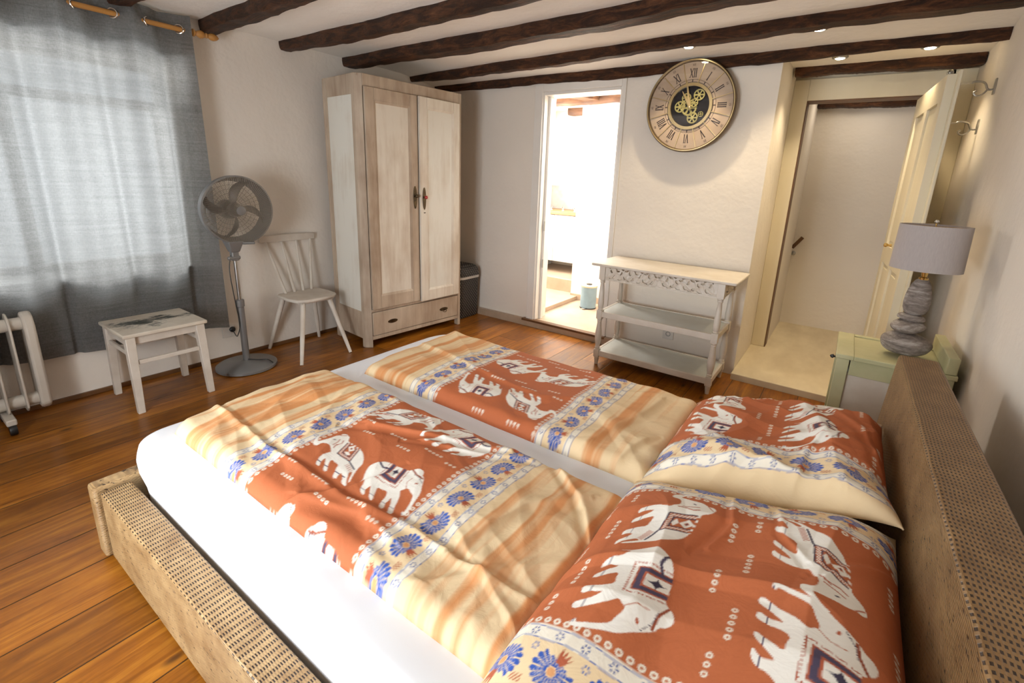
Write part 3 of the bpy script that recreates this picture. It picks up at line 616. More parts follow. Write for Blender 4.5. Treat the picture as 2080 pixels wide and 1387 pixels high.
# perforated front mesh: concentric rings crossed by radial wires
for r in np.arange(0.030, 0.219, 0.0075):
    a = 0.028*(1-(r/0.22)**2); g.tube([fp(a, r*math.cos(q), r*math.sin(q)) for q in np.linspace(0, 2*PI, 56, endpoint=False)], 0.0011, 3, closed=True)
for i in range(110):
    q = 2*PI*i/110; r0 = .07 if i % 2 else .03
    if i % 2 and False: continue
    g.tube([fp(0.028*(1-(r/0.22)**2)+.001, r*math.cos(q), r*math.sin(q)) for r in np.linspace(r0, 0.219, 5)], 0.0011, 3)
g.build('front_grille', 'mesh', t)
g = MB()
for r in (0.05, 0.08, .11, .14, .17, .20):
    g.tube([fp(-0.105-0.01*(1-r/.2), r*.95*math.cos(q), r*.95*math.sin(q)) for q in np.linspace(0, 2*PI, 48, endpoint=False)], 0.0016, 4, closed=True)
for i in range(40):
    q = 2*PI*i/40; g.tube([fp(-0.112, .045*math.cos(q), .045*math.sin(q)), fp(-0.105, .19*math.cos(q), .19*math.sin(q))], 0.0014, 4)
g.build('rear_grille', 'mesh', t)
MB().lathe([(0.005, -.215), (.05, -.21), (.062, -.19), (.065, -.12), (.055, -.10), (0.01, -.10)], tuple(FC), 28, 'x').build('motor_housing', 'fan_dark', t)
MB().lathe([(0.01, -.07), (.045, -.07), (.048, -.05), (.04, -.01), (0.02, 0.0), (.004, .001)], tuple(FC), 28, 'x').build('blade_hub', 'fan_blade', t)
for k in range(4):
    vs = []; nn = 12
    for i in range(nn+1):
        s = i/nn; r = .03+.165*s; base = PI/2*k+PI/2+0.10-0.55*s*s*0.9
        wdt = (.34+.22*math.sin(PI*min(1, s*1.1)))*(1-.38*s)
        for jj in range(5):
            v = jj/4; q = base-wdt*(v-.5)*1.0; a = -.055+.035*(v-.5)*(1.0)
            vs.append(fp(a, r*math.cos(q), r*math.sin(q)))
    fs = [(i*5+j, i*5+j+1, (i+1)*5+j+1, (i+1)*5+j) for i in range(nn) for j in range(4)]
    o = MB().add(vs, fs).build('blade', 'fan_blade', t); s_ = o.modifiers.new('s', 'SOLIDIFY'); s_.thickness = .003
MB().lathe([(0.004, .029), (.030, .029), (.030, .034), (.02, .037), (0.003, .038)], tuple(FC), 24, 'x').build('grille_badge', 'fan_grey', t)
MB().tube(spline([(-3.42, 1.475, .83), (-3.405, 1.445, .72), (-3.40, 1.455, .5), (-3.40, 1.468, .33), (-3.45, 1.47, .24), (-3.55, 1.50, .20), (-3.655, 1.522, .222)]), .0032, 6).build('power_cable', 'black', t)
MB().tube(spline([(-3.39, 1.49, .062), (-3.36, 1.55, .047), (-3.33, 1.60, .041), (-3.26, 1.60, .036)]), .0035, 6).build('base_cable', 'black', t)
t = thing('wall_socket', 'white wall socket low on the window wall behind the fan, cable plugged in', 'socket', (-3.665, 1.50, .21))
MB().box(XL, XL+.011, 1.455, 1.545, .165, .255).build('socket_plate', 'plastic_w', t, bevel=.004)
MB().lathe([(.002, .008), (.020, .008), (.020, .022), (.010, .03), (.002, .031)], (XL, 1.522, .222), 20, 'x').build('plug', 'black', t)
t = thing('wall_socket', 'small white socket on the clock wall seen through the console table shelves', 'socket', (-1.053, 3.70, .215))
MB().box(-1.10, -1.01, YB-.010, YB, .17, .26).build('socket_plate', 'plastic_w', t, bevel=.004)
MB().lathe([(.002, 0.008), (.020, .008), (.021, .0115), (.014, .0116), (.012, .008)], (-1.055, YB, .215), 24, 'y').build('socket_well', 'steel', t)

# ------------------------------------------------------------------ spindle-back chair
t = thing('spindle_chair', 'white spindle-back chair between the fan and the wardrobe', 'chair', (-3.40, 1.96, 0))
out = [(-3.60, 1.86), (-3.57, 1.835), (-3.40, 1.82), (-3.30, 1.84), (-3.255, 1.90), (-3.25, 2.03), (-3.265, 2.13), (-3.32, 2.185), (-3.45, 2.20), (-3.58, 2.19), (-3.605, 2.16)]
MB().prism(out, lambda a, b: (a, b, .422), lambda a, b: (a, b, .446)).build('seat', 'chair_white', t, bevel=.009, seg=3)
for a, b in (((-3.645, 1.775), (-3.56, 1.88)), ((-3.136, 1.745), (-3.32, 1.90)), ((-3.615, 2.19), (-3.56, 2.13)), ((-3.097, 2.135), (-3.33, 2.12))):
    MB().tube([(*a, 0), ((a[0]*.6+b[0]*.4), a[1]*.6+b[1]*.4, .17), (*b, .425)], [.0125, .017, .020], 10).build('leg', 'chair_white', t)
for x in (-3.58, -3.345): MB().box(x, x+.05, 1.87, 2.14, .405, .424).build('seat_cleat', 'chair_white', t, bevel=.004)
pts = [(-3.655, 1.755), (-3.635, 1.98), (-3.655, 2.205)]
vs = []
tr = MB(); prv = None
for k in range(11):
    s = k/10; y = 1.775+.455*s; x = -3.652+.014*math.sin(PI*s)
    vs += [(x-.010, y, .848), (x+.010, y, .848), (x+.010, y, .898+.006*math.sin(PI*s)), (x-.010, y, .898+.006*math.sin(PI*s))]
fs = [(i*4+j, i*4+(j+1) % 4, (i+1)*4+(j+1) % 4, (i+1)*4+j) for i in range(10) for j in range(4)]+[(0, 1, 2, 3), (43, 42, 41, 40)]
tr.add(vs, fs).build('top_rail', 'chair_white', t, bevel=.004)
for k in range(4):
    y1 = 1.82+k*.122; y0 = 1.91+k*.073
    MB().tube([(-3.575, y0, .44), (-3.61, (y0+y1)/2, .65), (-3.642, y1, .855)], [.012, .010, .008], 8).build('spindle', 'chair_white', t)

# ------------------------------------------------------------------ wardrobe (local frame: y along the front, +x out of the front)
wr = math.atan2(-(-2.945+3.045), (3.267-2.269))
t = thing('wardrobe', 'tall limed wood wardrobe with two panelled doors and a bottom drawer', 'wardrobe', (-3.045, 2.269, 0), rotz=wr)
D, WW, HH = 0.50, 1.0, 2.09
m = MB(); kw = dict(parent=t, local=True)
ch = .045
m.hexa([(-ch, 0, .0), (0, ch, 0), (-.05, ch, 0), (-ch-.01, .03, 0)], [(-ch, 0, HH), (0, ch, HH), (-.05, ch, HH), (-ch-.01, .03, HH)])
m.box(-.085, -ch, 0, .03, 0, HH).box(-.05, 0, WW-.032, WW, 0, HH).box(-D, -D+.06, 0, .03, 0, HH)
m.box(-D+.06, -.085, .002, .028, HH-.14, HH).box(-D+.06, -.085, .002, .028, .07, .30).box(-.05, -.001, ch, WW-.032, 2.005, HH)
m.box(-D, -.02, .01, WW-.01, HH-.02, HH-.001).box(-D, -D+.015, .03, WW-.01, .06, HH-.02).box(-D, -.05, WW-.03, WW-.001, .06, HH-.02)
m.box(-.05, -.001, ch, WW-.032, .065, .098).box(-.05, -.001, ch, WW-.032, .300, .322)
m.box(-D+.02, -.05, .03, WW-.03, .07, .09)
m.build('body', 'limed', bevel=.004, **kw)
MB().box(-D+.06, -.085, .008, .018, .30, HH-.14).build('side_panel', 'limed_white', **kw)
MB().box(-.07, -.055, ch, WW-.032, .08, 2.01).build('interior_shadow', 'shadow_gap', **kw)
def door(y0, y1, z0, z1, x, px0, px1, pz0, pz1, matf, matp, ang=0, hinge=None):
    e = bpy.data.objects.new('door', None); COL.objects.link(e); e.parent = t
    e.location = (x, hinge, 0); e.rotation_euler = (0, 0, ang)
    k = dict(parent=e, local=True); y0 -= hinge; y1 -= hinge; px0 -= hinge; px1 -= hinge
    m = MB().box(-.022, 0, y0, px0, z0, z1).box(-.022, 0, px1, y1, z0, z1).box(-.022, 0, px0, px1, z0, pz0).box(-.022, 0, px0, px1, pz1, z1)
    m.build('door_frame', matf, bevel=.003, **k)
    m = MB().box(-.018, -.010, px0-.003, px1+.003, pz0-.003, pz1+.003)
    m.build('door_panel', matp, **k)
    # bevelled moulding around the panel
    mo = MB(); a = .016
    mo.hexa([(-.010, px0, pz0), (-.010, px0+a, pz0+a), (-.010, px0+a, pz1-a), (-.010, px0, pz1)], [(0, px0, pz0), (-.009, px0+a, pz0+a), (-.009, px0+a, pz1-a), (0, px0, pz1)])
    mo.hexa([(-.010, px1, pz0), (-.010, px1-a, pz0+a), (-.010, px1-a, pz1-a), (-.010, px1, pz1)], [(0, px1, pz0), (-.009, px1-a, pz0+a), (-.009, px1-a, pz1-a), (0, px1, pz1)])
    mo.hexa([(-.010, px0, pz0), (-.010, px0+a, pz0+a), (-.010, px1-a, pz0+a), (-.010, px1, pz0)], [(0, px0, pz0), (-.009, px0+a, pz0+a), (-.009, px1-a, pz0+a), (0, px1, pz0)])
    mo.hexa([(-.010, px0, pz1), (-.010, px0+a, pz1-a), (-.010, px1-a, pz1-a), (-.010, px1, pz1)], [(0, px0, pz1), (-.009, px0+a, pz1-a), (-.009, px1-a, pz1-a), (0, px1, pz1)])
    mo.build('panel_moulding', matf, **k)
    return e, k
e, k = door(.048, .515, .325, 2.003, .018, .125, .445, .43, 1.915, 'limed', 'limed_pale', 0, .048)
def plate(yc, z, kk, bead):
    p = [(math.cos(q)*.018, math.sin(q)*.092) for q in np.linspace(0, 2*PI, 28, endpoint=False)]
    h = MB().prism(p, lambda a, b: (0.0, yc+a, z+b), lambda a, b: (.004, yc+a, z+b)).build('handle_plate', 'dark_metal', bevel=.0015, **kk)
    MB().lathe([(.004, .003), (.005, .015), (.013, .02), (.014, .03), (.008, .038), (.001, .039)], (0, yc, z+.012), 18, 'x').build('knob', bead, **kk)
    MB().lathe([(.002, .0035), (.004, .0045), (.002, .005)], (0, yc, z-.025), 10, 'x').build('keyhole', 'black', **kk)
plate(.478-.048, 1.215, k, 'dark_metal')
e, k = door(.522, .965, .318, 2.003, .020, .600, .895, .41, 1.925, 'limed_pale', 'limed_white', math.radians(1.8), .965)
plate(.560-.965, 1.205, k, 'red')
MB().box(.0, .002, .553-.965, .572-.965, 1.085, 1.092).build('escutcheon_mark', 'dark_metal', **k)
dr = MB().box(-.035, .004, ch+.004, WW-.036, .102, .296).build('drawer', 'limed', bevel=.004, **kw)
def ov(yc, z, pull):
    p = [(math.cos(q)*.047, math.sin(q)*.016) for q in np.linspace(0, 2*PI, 28, endpoint=False)]
    o = MB().prism(p, lambda a, b: (.004, yc+a, z+b), lambda a, b: (.008, yc+a, z+b)).build('drawer_plate', 'dark_metal', parent=dr, local=True)
    if pull: MB().tube(spline([(.010, yc-.022, z-.002), (.022, yc-.02, z-.016), (.026, yc, z-.024), (.022, yc+.02, z-.016), (.010, yc+.022, z-.002)], 5), .003, 6).build('drawer_pull', 'dark_metal', parent=dr, local=True)
ov(.235, .196, False); ov(.79, .195, True)

# ------------------------------------------------------------------ laundry basket
t = thing('laundry_basket', 'dark woven plastic laundry basket with pale lid rim behind the wardrobe', 'basket', (-3.23, 3.52, 0))
def rr(x0, x1, y0, y1, r, n=6):
    o = []
    for cx_, cy_, a0 in ((x1-r, y0+r, -PI/2), (x1-r, y1-r, 0), (x0+r, y1-r, PI/2), (x0+r, y0+r, PI)):
        for i in range(n+1): a = a0+PI/2*i/n; o.append((cx_+r*math.cos(a), cy_+r*math.sin(a)))
    return o
bx = (-3.44, -3.02, 3.36, 3.665)
MB().prism(rr(bx[0]+.02, bx[1]-.02, bx[2]+.01, bx[3]-.01, .05), lambda a, b: (a, b, .004), lambda a, b: (-3.23+(a+3.23)*1.07, 3.51+(b-3.51)*1.03, .405)).build('basket_body', 'basket', t, bevel=.004)
MB().prism(rr(*bx, .055), lambda a, b: (a, b, .405), lambda a, b: (a, b, .432)).build('rim', 'plastic_w', t, bevel=.004)
vs = []; R_ = rr(*bx, .055); nR = len(R_); cx_, cy_ = (bx[0]+bx[1])/2, (bx[2]+bx[3])/2
for s, z in ((1, .432), (.99, .47), (.93, .51), (.75, .535), (.4, .545), (.02, .547)):
    for a, b in R_: vs.append((cx_+(a-cx_)*s, cy_+(b-cy_)*s, z))
fs = [(i*nR+j, i*nR+(j+1) % nR, (i+1)*nR+(j+1) % nR, (i+1)*nR+j) for i in range(5) for j in range(nR)]+[tuple(range(nR))[::-1]]
MB().add(vs, fs).build('lid', 'basket', t)

# ------------------------------------------------------------------ clock
YK = 3.672
CC = Vector((-1.083, 3.655, 1.950)); CR = .300
t = thing('wall_clock', 'large round wall clock with Roman numerals, gold spokes and exposed gears', 'clock', (-1.083, 3.70, 1.95))
def cl(name, prof, mat, n=72, caps=(1, 1)): return MB().lathe(prof, (CC.x, YK, CC.z), n, 'y', caps=caps).build(name, mat, t)
cl('case', [(.28, -0.027), (.29, 0.001), (.309, .006), (.316, .02), (.316, .045), (.311, .055), (.303, .058), (.296, .055), (.293, .030)], 'bronze', 96, (1, 0))
cl('dial', [(.145, .030), (.294, .030), (.294, .038), (.146, .038)], 'dial', 96, 'loop')
cl('inner_dial', [(.01, .026), (.150, .026), (.150, .030), (.01, .030)], 'black_dial', 64)
DY = YK-.0385
def circ(r0, r1, name, mat, d0=.038, d1=.0405, n=96):
    vs = []; fs = []
    for i in range(n):
        a = 2*PI*i/n
        for r, d in ((r0, d0), (r0, d1), (r1, d1), (r1, d0)): vs.append((CC.x+r*math.cos(a), YK-d, CC.z+r*math.sin(a)))
    for i in range(n):
        for j in range(4): fs.append((i*4+j, i*4+(j+1) % 4, ((i+1) % n)*4+(j+1) % 4, ((i+1) % n)*4+j))
    return MB().add(vs, fs).build(name, mat, t)
circ(.137, .157, 'inner_ring', 'gold', .030, .046); circ(.302, .308, 'outer_gold_edge', 'gold', .050, .0595)
circ(.1600, .1630, 'chapter_line', 'dial_ink', .037, .0392); circ(.1780, .1800, 'chapter_line', 'dial_ink', .037, .0392)
def P2(r, a, du=0, dv=0):       # polar on the dial, a clockwise from 12; du tangential, dv radial
    er = Vector((math.sin(a), 0, math.cos(a))); et = Vector((math.cos(a), 0, -math.sin(a)))
    return Vector((CC.x, 0, CC.z))+er*(r+dv)+et*du
def quad(m, pts, d0=.037, d1=.0395):
    m.hexa([(p.x, YK-d0, p.z) for p in pts], [(p.x, YK-d1, p.z) for p in pts])
for k in range(24): m = MB(); a = 2*PI*k/24; quad(m, [P2(.161, a, -.003), P2(.161, a, .003), P2(.179, a, .003), P2(.179, a, -.003)]); m.build('chapter_mark', 'dial_ink', t)
for k in range(12):
    m = MB(); a = 2*PI*(k+.5)/12; quad(m, [P2(.150, a, -.0026), P2(.150, a, .0026), P2(.294, a, .0026), P2(.294, a, -.0026)], .038, .043); m.build('gold_spoke', 'gold', t)
NUM = {12: 'XII', 1: 'I', 2: 'II', 3: 'III', 4: 'IV', 5: 'V', 6: 'VI', 7: 'VII', 8: 'VIII', 9: 'IX', 10: 'X', 11: 'XI'}
for h, s in NUM.items():
    a = 2*PI*h/12; m = MB(); wd = {'I': .0125, 'V': .025, 'X': .027}; tot = sum(wd[c] for c in s); x = -tot/2; H = .060; rc = .221
    def stroke(xa, za, xb, zb, w): quad(m, [P2(rc, a, xa-w/2, za), P2(rc, a, xa+w/2, za), P2(rc, a, xb+w/2, zb), P2(rc, a, xb-w/2, zb)])
    for c in s:
        cx_ = x+wd[c]/2; x += wd[c]; hw = wd[c]*.38
        if c == 'I': stroke(cx_, -H/2, cx_, H/2, .0058); stroke(cx_, -H/2, cx_, -H/2+.003, .0085); stroke(cx_, H/2-.003, cx_, H/2, .0085)
        if c == 'V': stroke(cx_, -H/2, cx_-hw, H/2, .0062); stroke(cx_, -H/2, cx_+hw, H/2, .0038); stroke(cx_-hw, H/2-.003, cx_-hw, H/2, .009); stroke(cx_+hw, H/2-.003, cx_+hw, H/2, .007)
        if c == 'X':
            stroke(cx_+hw, -H/2, cx_-hw, H/2, .0062); stroke(cx_-hw, -H/2, cx_+hw, H/2, .0038)
            for sx_ in (-1, 1):
                stroke(cx_+sx_*hw, -H/2, cx_+sx_*hw, -H/2+.003, .0085); stroke(cx_+sx_*hw, H/2-.003, cx_+sx_*hw, H/2, .0085)
    m.build('numeral', 'dial_ink', t)
def text_mesh(s, r, a, size, mat, name):
    cu = bpy.data.curves.new('txt', 'FONT'); cu.body = s; cu.size = size; cu.align_x = 'CENTER'; cu.align_y = 'CENTER'; cu.extrude = .0006; cu.resolution_u = 2
    o = bpy.data.objects.new('txt', cu); COL.objects.link(o); bpy.context.view_layer.update()
    me = bpy.data.meshes.new_from_object(o.evaluated_get(bpy.context.evaluated_depsgraph_get())); bpy.data.objects.remove(o)
    c = P2(r, a); M = Matrix(((math.cos(a), 0 * 1, 0, 0), (0, 0, 0, 0), (0, 0, 0, 0), (0, 0, 0, 1)))
    ex = Vector((math.cos(a), 0, -math.sin(a))); ez_ = Vector((math.sin(a), 0, math.cos(a)))
    for v in me.vertices:
        p = c+ex*v.co.x+ez_*v.co.y; v.co = (p.x, YK-.0390-v.co.z*0.3-.0003, p.z)
    me.materials.append(MT[mat]); q = bpy.data.objects.new(name, me); COL.objects.link(q); q.parent = t; q.matrix_parent_inverse = Matrix.Translation(-Vector(t.location))
for k in range(1, 13): text_mesh('%02d' % (k*5), .274, 2*PI*k/12, .021, 'dial_ink_pale', 'minute_figure')
# gears
def gear(x, z, r, depth, name='gear', teeth=22, holes=6):
    m = MB(); n = teeth*2; c = Vector((CC.x+x, 0, CC.z+z)); pts = []
    for i in range(n):
        rr_ = r if i % 2 else r*.93
        for q in (-.35, .35): a = 2*PI*(i+q*.9)/n; pts.append((c.x+rr_*math.cos(a), c.z+rr_*math.sin(a)))
    # annulus
    N_ = len(pts); vs = []
    for (px, pz) in pts:
        a = math.atan2(pz-c.z, px-c.x)
        for rr2, d in ((None, depth), (None, depth+.004), (r*.76, depth+.004), (r*.76, depth)):
            vs.append((px, YK-d, pz) if rr2 is None else (c.x+rr2*math.cos(a), YK-d, c.z+rr2*math.sin(a)))
    fs = [(i*4+j, i*4+(j+1) % 4, ((i+1) % N_)*4+(j+1) % 4, ((i+1) % N_)*4+j) for i in range(N_) for j in range(4)]
    m.add(vs, fs); m.lathe([(.001, depth), (r*.30, depth), (r*.30, depth+.006), (.001, depth+.006)], (c.x, YK, c.z), 20, 'y')
    for i in range(holes):
        a = 2*PI*i/holes; u = Vector((math.cos(a), 0, math.sin(a))); v = Vector((-u.z, 0, u.x)); w_ = r*.11
        P = [c+u*r*.25+v*w_, c+u*r*.25-v*w_, c+u*r*.80-v*w_*1.3, c+u*r*.80+v*w_*1.3]
        m.hexa([(p.x, YK-depth, p.z) for p in P], [(p.x, YK-depth-.003, p.z) for p in P])
    m.build(name, 'gear', t)
gear(-.004, -.010, .056, .031, teeth=26); gear(.058, .075, .040, .033); gear(-.070, .0, .040, .033); gear(-.030, .058, .034, .032); gear(.027, -.078, .040, .033); gear(.082, -.055, .019, .031, teeth=14, holes=4); gear(.028, .022, .030, .036, teeth=18)
def hand(a, L, w_, d, name):
    m = MB(); P = [P2(0, a, 0, -.03), P2(0, a, w_, 0.01), P2(0, a, w_*.55, L*.8), P2(0, a, 0, L), P2(0, a, -w_*.55, L*.8), P2(0, a, -w_, .01)]
    vs = [(p.x, YK-d, p.z) for p in P]+[(p.x, YK-d-.002, p.z) for p in P]
    m.add(vs, [tuple(range(6)), tuple(range(6, 12))[::-1]]+[(i, (i+1) % 6, 6+(i+1) % 6, 6+i) for i in range(6)]); m.build(name, 'gold', t)
hand(2*PI*58/60, .185, .009, .047, 'minute_hand'); hand(2*PI*(10+58/60)/12, .125, .008, .043, 'hour_hand')
cl('hand_cap', [(.001, .04), (.009, .04), (.009, .052), (.001, .053)], 'gold', 20)
cl('clock_glass', [(.02, .0535), (.2975, .0535), (.2975, .0545), (.02, .0545)], 'clock_glass', 64)

# ------------------------------------------------------------------ console table
t = thing('console_table', 'antique white console table with carved apron and two shelves under the clock', 'console table', (-1.03, 3.42, 0))
KX0, KX1, KY0, KY1 = -1.455, -0.605, 3.215, 3.58
MB().prism(rr(-1.545, -.512, 3.175, 3.645, .018, 4), lambda a, b: (a, b, .786), lambda a, b: (a, b, .806)).build('top', 'console', t, bevel=.006, seg=3)
lp = [(.012, 0), (.015, .02), (.019, .055), (.0195, .062), (.015, .066), (.02, .072)]
def leg(x, y):
    m = MB()
    m.lathe([(.013, 0), (.018, .045), (.020, .052), (.016, .057), (.020, .062)], (x, y, 0), 16)
    m.box(x-.021, x+.021, y-.021, y+.021, .062, .125)
    m.lathe([(.019, .125), (.021, .13), (.017, .135), (.021, .142), (.016, .15), (.024, .20), (.026, .24), (.019, .31), (.015, .345), (.019, .355), (.016, .36), (.021, .368), (.020, .375)], (x, y, 0), 18)
    m.box(x-.022, x+.022, y-.022, y+.022, .375, .445)
    m.lathe([(.019, .445), (.021, .45), (.017, .456), (.021, .464), (.023, .50), (.020, .56), (.018, .60), (.014, .655), (.020, .664), (.016, .67), (.021, .678), (.019, .684)], (x, y, 0), 18)
    m.box(x-.023, x+.023, y-.023, y+.023, .684, .787)
    m.build('leg', 'console', t, bevel=.002)
for x in (KX0, KX1):
    for y in (KY0, KY1): leg(x, y)
for z, nm in ((.395, 'shelf'), (.078, 'shelf')):
    m = MB().box(KX0-.015, KX1+.015, KY0-.008, KY1+.01, z+.022, z+.038); s_ = m.build(nm, 'console_shelf', t, bevel=.002)
    MB().box(KX0+.02, KX1-.02, KY0-.016, KY0+.004, z-.005, z+.040).box(KX1-.004, KX1+.016, KY0+.02, KY1-.02, z-.005, z+.040).box(KX0-.016, KX0+.004, KY0+.02, KY1-.02, z-.005, z+.04).box(KX0+.02, KX1-.02, KY1-.006, KY1+.012, z-.005, z+.044).build('shelf_edge', 'console', s_, bevel=.003)
# carved, pierced apron panels: a field of leaves kept where |scroll function| is solid
def apron(u0, u1, place, name):
    z0, z1 = .684, .786; st_ = .0028; nu = int((u1-u0)/st_); nv = int((z1-z0)/st_)
    mid = (u0+u1)/2; half = (u1-u0)/2
    U = u0+(np.arange(nu)+.5)*(u1-u0)/nu; V = (np.arange(nv)+.5)/nv
    uu, vv = np.meshgrid(U, V, indexing='ij'); s = np.abs(uu-mid)/.145      # mirrored scrolls
    ph = s*2*PI
    # rinceau stem
    stem = .50+.22*np.sin(ph+.6)
    hole = np.zeros_like(uu, bool)
    def leafhole(cs, cv_, ang, L, W):
        nonlocal hole
        for kk in range(4):
            du = (s-(cs+kk))*.145; dv = (vv-cv_)*(z1-z0); a_ = du*math.cos(ang)+dv*math.sin(ang); b_ = -du*math.sin(ang)+dv*math.cos(ang)
            b2 = b_-(a_/L)**2*L*.35
            hole |= ((a_/L)**2+(b2/(W*(1.05-np.clip(a_/L, -1, 1)*.5)))**2) < 1
    leafhole(.12, .80, .5, .017, .006); leafhole(.30, .30, -.8, .018, .006); leafhole(.46, .72, 1.2, .016, .006); leafhole(.62, .86, -.3, .020, .005)
    leafhole(.72, .34, .6, .016, .007); leafhole(.90, .62, -1.0, .016, .0055); leafhole(.52, .18, .1, .014, .004); leafhole(.98, .16, -.1, .018, .003); leafhole(.85, .92, .2, .014, .004); leafhole(.20, .95, 0, .012, .004)
    hole &= (vv > .12) & (vv < .985) & (np.abs(uu-mid) < half-.03)
    hgt = .004*np.exp(-((vv-stem)/.10)**2)+.003*np.maximum(0, np.sin(ph*3+vv*7))*np.where((vv > .12), 1, 0)*(np.abs(uu-mid) < half-.02)
    hgt[vv < .12] = .004
    sol = ~hole; vs = []; fs = []; idx = {}
    def vid(i, j, d):
        k_ = (i, j, d)
        if k_ not in idx:
            ii = min(i, nu-1); jj = min(j, nv-1)
            idx[k_] = len(vs); vs.append(place(u0+i*(u1-u0)/nu, z0+j*(z1-z0)/nv, (-hgt[ii, jj] if d == 0 else .011)))
        return idx[k_]
    for i in range(nu):
        for j in range(nv):
            if not sol[i, j]: continue
            fs.append((vid(i, j, 0), vid(i+1, j, 0), vid(i+1, j+1, 0), vid(i, j+1, 0))); fs.append((vid(i, j, 1), vid(i, j+1, 1), vid(i+1, j+1, 1), vid(i+1, j, 1)))
            for (di, dj, a, b) in ((-1, 0, (0, 0), (0, 1)), (1, 0, (1, 0), (1, 1)), (0, -1, (0, 0), (1, 0)), (0, 1, (0, 1), (1, 1))):
                q = (i+di, j+dj)
                if not (0 <= q[0] < nu and 0 <= q[1] < nv) or not sol[q]:
                    fs.append((vid(i+a[0], j+a[1], 0), vid(i+b[0], j+b[1], 0), vid(i+b[0], j+b[1], 1), vid(i+a[0], j+a[1], 1)))
    MB().add(vs, fs).build(name, 'console', t)
apron(KX0+.023, KX1-.023, lambda u, z, d: (u, KY0-.012+d, z), 'carved_apron')
apron(KY0+.023, KY1-.023, lambda u, z, d: (KX1+.012-d, u, z), 'carved_apron')
apron(KY0+.023, KY1-.023, lambda u, z, d: (KX0-.012+d, u, z), 'carved_apron')
MB().box(KX0+.02, KX1-.02, KY1-.006, KY1+.006, .70, .787).build('back_rail', 'console', t)

# ------------------------------------------------------------------ bathroom contents
t = thing('pedal_bin', 'small blue-grey pedal bin with pale bamboo lid on the bathroom floor', 'bin', (-2.17, 4.45, .066))
bc = (-2.175, 4.47, .066)
MB().lathe([(.085, 0), (.088, .005), (.086, .03), (.086, .225), (.088, .235), (.02, .235)], bc, 40).build('bin_body', 'bin', t)
MB().lathe([(.088, .236), (.090, .24), (.088, .252), (.06, .257), (.01, .258)], bc, 40).build('lid', 'cork', t)
MB().lathe([(.03, .257), (.032, .262), (.03, .266), (.005, .267)], bc, 24).build('lid_handle', 'black', t)
MB().lathe([(.08, -.0), (.0885, .0), (.0885, .012), (.08, .013)], bc, 40).build('base_ring', 'black', t)
MB().box(bc[0]-.02, bc[0]+.02, bc[1]-.115, bc[1]-.08, .072, .080).build('pedal', 'steel', t, bevel=.002)
t = thing('vanity_cabinet', 'white bathroom vanity cabinet raised above a tiled plinth', 'cabinet', (-2.95, 5.3, .262))
MB().box(-3.44, -2.62, 5.09, 5.60, .40, .985).build('carcass', 'white_lac', t, bevel=.003)
MB().box(-3.42, -3.33, 5.12, 5.58, .262, .40).build('support_panel', 'white_lac', t, bevel=.003)
MB().box(-3.435, -3.02, 5.072, 5.09, .405, .98).build('door', 'white_lac', t, bevel=.003)
MB().box(-3.015, -2.625, 5.072, 5.09, .405, .98).build('door', 'white_lac', t, bevel=.003)
o = MB().box(-3.445, -2.60, 5.05, 5.615, .986, 1.022).build('worktop', 'oak', bevel=.004); tag(o, 'oak worktop lying on the white bathroom vanity', 'worktop')
o = MB().box(-3.448, -2.60, 5.602, 5.619, 1.023, 1.33).build('splashback', 'marble', bevel=.002); tag(o, 'grey marble splashback above the oak worktop', 'splashback')
for x, lab in ((-3.20, 'chrome basin tap at left on the oak worktop'), (-3.03, 'chrome basin tap in the middle of the oak worktop'), (-2.86, 'chrome basin tap nearest the white bottle')):
    t = thing('basin_tap', lab, 'tap', (x, 5.30, 1.022), 'basin taps')
    MB().lathe([(.016, 0), (.014, .008), (.009, .012), (.009, .045), (.004, .05)], (x, 5.30, 1.022), 14).build('tap_body', 'chrome', t)
    MB().tube([(x, 5.30, 1.06), (x, 5.26, 1.068), (x, 5.235, 1.055)], .006, 8).build('spout', 'chrome', t)
o = MB().lathe([(.03, 0), (.042, .01), (.045, .05), (.03, .085), (.012, .10), (.010, .16), (.013, .165), (.002, .166)], (-2.83, 5.42, 1.022), 24).build('soap_bottle', 'white_lac'); tag(o, 'white long-necked bottle on the oak worktop before the splashback', 'bottle')
t = thing('handrail', 'short end of dark wooden handrail on the stairwell wall', 'handrail', (-.43, 5.4, .82))
MB().tube([(-.42, 5.38, .835), (-.345, 5.38, .945)], .017, 12).build('rail', 'base_wood', t)
MB().lathe([(.002, 0), (.020, .0), (.022, .006), (.008, .010), (.008, .06), (.002, .062)], (-.405, 5.45, .775), 18, 'y').build('bracket', 'steel', t)

